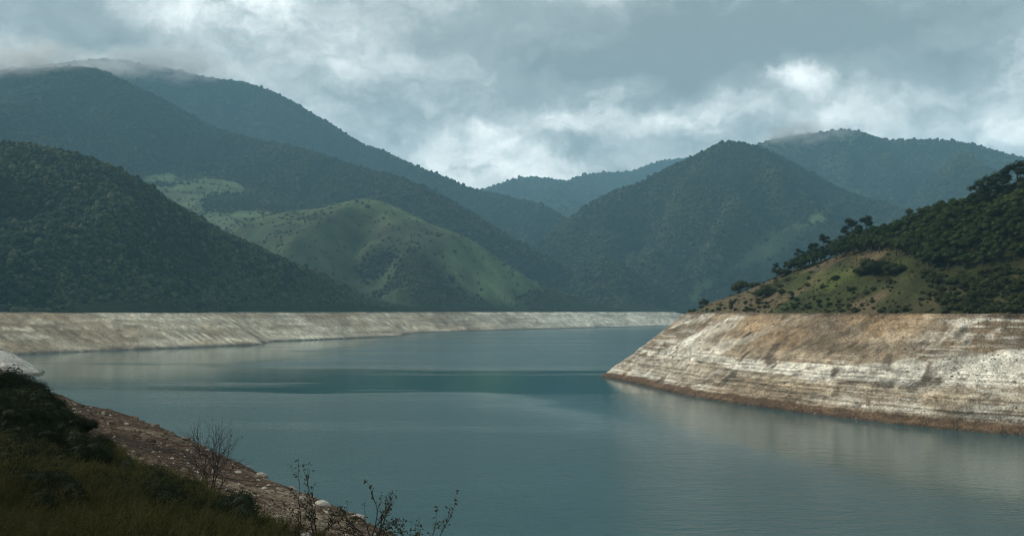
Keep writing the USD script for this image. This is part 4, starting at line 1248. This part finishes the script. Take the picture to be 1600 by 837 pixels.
# ------------------------------------------------------------------ bare and sparsely leaved young shrubs in front of the water
def grow(r, p, d_, L, rad, depth, wood, tips, bend=0.28, fork=(2, 3), up=0.12):
    n = 6
    pts, cur, dd = [p], np.array(p, float), np.array(d_, float)
    for _ in range(n):
        dd = dd + r.normal(0, bend / n ** 0.5, 3) + [0, 0, up / n]; dd /= np.linalg.norm(dd)
        cur = cur + dd * L / n
        pts.append(cur.copy())
    pts = np.array(pts)
    wood.append((depth, tube(pts, np.linspace(rad, rad * 0.55, n + 1), 5 if depth > 1 else 4)))
    if depth == 0:
        tips += [(pts[k], pts[k] - pts[k - 1]) for k in (2, 4, 6)]
        return
    if depth == 1:
        tips += [(pts[k], pts[k] - pts[k - 1]) for k in (3, 5, 6)]
    for k in range(r.integers(*fork) + 1):
        i = min(n, 2 + int(r.uniform(0, 1) * (n - 1))) if k else n
        ax = np.cross(dd, r.normal(0, 1, 3)); ax /= np.linalg.norm(ax)
        ang = r.uniform(0.35, 0.85) if k else r.uniform(0.05, 0.3)
        nd = dd * math.cos(ang) + ax * math.sin(ang)
        grow(r, pts[i], nd, L * r.uniform(0.55, 0.8), rad * 0.58, depth - 1, wood, tips, bend, fork, up)


def young_shrub(name, px, py, D, hpx, stems, depth, leaf, seed, label, cat, lean=(0, 0), rad=0.006, fork=(1, 3)):
    """stems: (sideways lean, towards-depth lean, share of height)."""
    r = np.random.default_rng(seed)
    p = on_near(px, py) if D is None else at(px, py, D)
    if D is not None:
        p[2] = float(nb.h(p[0], p[1]))
    H = hpx / FPX * p[1]
    root = tag(thing(name, p), label, cat)
    P = str(root.GetPath())
    tips, lv = [], []
    for (lx, ly, k) in stems:
        wood = []
        d0 = np.array([lx, ly, 1.0]); d0 /= np.linalg.norm(d0)
        grow(r, np.array([r.normal(0, .012), r.normal(0, .012), -0.04]), d0, H * k * 0.42, rad, depth, wood, tips, fork=fork)
        put('stem', wood[0][1], M_twig, P)
        for dp, w in wood[1:]:
            if dp >= depth - 1:
                put('branch', w, M_twig, P)
        tw = [w for dp, w in wood[1:] if dp < depth - 1]
        if tw:
            put('twigs', join(tw), M_twig, P)
    if leaf:
        pts = np.array([t[0] for t in tips]); dv = np.array([t[1] for t in tips])
        k = r.uniform(0, 1, len(pts)) < leaf[1]
        pts, dv = np.repeat(pts[k], leaf[2], 0), np.repeat(dv[k], leaf[2], 0)
        pts = pts + r.normal(0, leaf[0] * 0.6, pts.shape)
        put('leaves', leaves_at(pts, r.normal(0, 0.6, pts.shape) + [0, 0, .6], leaf[0], r, 0.55), M_sap, P)
    return root


young_shrub('bare_shrub', 330, 778, None, 126, [(0.05, 0, 1.0), (-0.40, 0.1, 0.95), (0.42, -0.1, 1.0), (-0.14, 0.2, 0.9), (0.24, 0.2, 0.95), (0.6, 0.1, 0.7), (-0.62, -0.1, 0.65)], 3, (0.022, 0.10, 1), 41, 'leafless dark shrub with many thin twigs standing against the water', 'bare shrub', rad=0.009, fork=(2, 4))
young_shrub('young_shrub', 470, 826, None, 100, [(0.0, 0, 1.25), (-0.25, 0.1, 0.55)], 2, (0.030, 0.75, 2), 43, 'thin upright young shrub with few leaves, first right of the bare shrub', 'young shrub', rad=0.006, fork=(1, 2))
young_shrub('young_shrub', 497, 842, None, 118, [(0.24, 0, 1.2), (-0.30, 0, 0.6), (0.5, 0.1, 0.7)], 2, (0.032, 0.75, 3), 47, 'young shrub leaning right with clumps of small leaves, second right of the bare shrub', 'young shrub', rad=0.008, fork=(2, 3))
young_shrub('young_shrub', 578, 862, 9.6, 112, [(-0.02, 0, 1.0), (0.28, 0, 1.1), (-0.45, 0, 0.9), (0.6, 0, 0.7)], 2, (0.030, 0.85, 3), 53, 'young leafy shrub forking widely at the bottom of the picture', 'young shrub', rad=0.009, fork=(2, 4))
young_shrub('young_shrub', 640, 880, 8.4, 135, [(0.30, 0, 1.0), (1.0, 0, 1.2), (-0.3, 0, 0.8), (0.1, 0, 0.7)], 2, (0.030, 0.85, 3), 59, 'low young shrub with a leafy spray reaching right, last of the row', 'young shrub', rad=0.007, fork=(2, 3))

# rough grass tussocks over the open slope of the near hill
r = np.random.default_rng(97)
n = 40000
X, Y = r.uniform(60, 330, n), r.uniform(180, 500, n)
ok = (nr.sample(nr.above, X, Y) < -0.3) & (r.uniform(0, 1, n) < 0.25 + 0.6 * sstep(-0.05, 0.15, fbm2(X, Y, 12, 4, 98)))
X, Y = X[ok], Y[ok]
px, py, _ = project(np.stack([X, Y, nr.h(X, Y)], -1))
k = (px > 1040) & (px < 1680)
X, Y = X[k], Y[k]
scatter('grass', [(grass_tuft(940 + k_), M_hillgrass) for k_ in range(2)] + [(heath(950 + k_), M_bush) for k_ in range(3)], np.stack([X, Y, nr.h(X, Y)], 1), r.uniform(0, 6.28, len(X)), 0.42 * np.exp(r.normal(0, 0.45, len(X))), 'rough tussock grass and low heath over the slope above the bare bank', 'grass')

# ================================================================== cloud caught on the tops
def mist(px, py, D, w, d_, h, density, seed, label):
    c_ = at(px, py, D)
    m = trimesh.creation.icosphere(3, 1.0)
    m.apply_scale((w, d_, h)); m.apply_translation(c_)
    g = Graph()
    pos = g.add('geometry', 'position')
    loc = g.vmath('multiply', g.vmath('subtract', pos, tuple(c_)), (1 / w, 1 / d_, 1 / h))
    warp_ = g.vmath('multiply', g.vmath('subtract', g.noise(pos, 0.006, 3.0, 0.6, 'color'), (0.5, 0.5, 0.5)), (0.7, 0.7, 0.9))
    rr = g.vmath('length', g.vmath('add', loc, warp_), out='value')
    n_ = g.noise(g.vmath('multiply', pos, (1.0, 1.0, 1.8)), 0.011, 4.0, 0.6)
    f = g.math('multiply', g.mapr(rr, 0.95, 0.15), g.mapr(n_, 0.36, 0.62))
    edge_ = g.mapr(g.vmath('length', loc, out='value'), 1.0, 0.7)
    f = g.math('multiply', f, edge_)
    v = g.add('principled_volume', 'volume', color=(1.0, 1.0, 1.0), density=g.math('multiply', f, density), anisotropy=0.55)
    tag(put('mist', m, g.make(f'cloud_{seed}', volume=v)), label, 'mist', kind='stuff')


mist(10, 98, 2900, 360, 300, 85, 0.013, 1, 'ragged cloud hiding the crest at the top left')
mist(250, 108, 4120, 430, 300, 115, 0.012, 2, 'band of cloud lying along the high summit ridge')
mist(1262, 214, 4160, 260, 240, 75, 0.013, 3, 'scrap of cloud on the crest of the flat topped mountain')

# unbroken low scrub between the single bushes
r = np.random.default_rng(101)
n = 30000
X, Y = r.uniform(60, 330, n), r.uniform(180, 500, n)
hgt_ = nr.h(X, Y)
px, py, _ = project(np.stack([X, Y, hgt_], -1))
den = sstep(455, 478, py) * 0.7 + sstep(1400, 1480, px) * 0.8 + 0.25
den = den * sstep(-0.12, 0.12, fbm2(X, Y, 16, 4, 102))
ok = (nr.sample(nr.above, X, Y) < -0.4) & (px > 1040) & (px < 1690) & (r.uniform(0, 1, n) < 0.55 * den)
X, Y = X[ok], Y[ok]
low_bush = []
for k in range(4):
    q = np.random.default_rng(960 + k)
    low_bush.append((join([leaf_ball(np.array([q.normal(0, .35), q.normal(0, .35), 0.25]), np.array([.5, .5, .38]) * q.uniform(.7, 1.1), 60, 0.16, q, 960 + k * 5 + j) for j in range(3)]), M_bush))
scatter('undergrowth', low_bush, np.stack([X, Y, nr.h(X, Y)], 1), r.uniform(0, 6.28, len(X)), 0.75 * np.exp(r.normal(0, 0.4, len(X))), 'low tangled undergrowth covering the slope between the bushes', 'undergrowth')
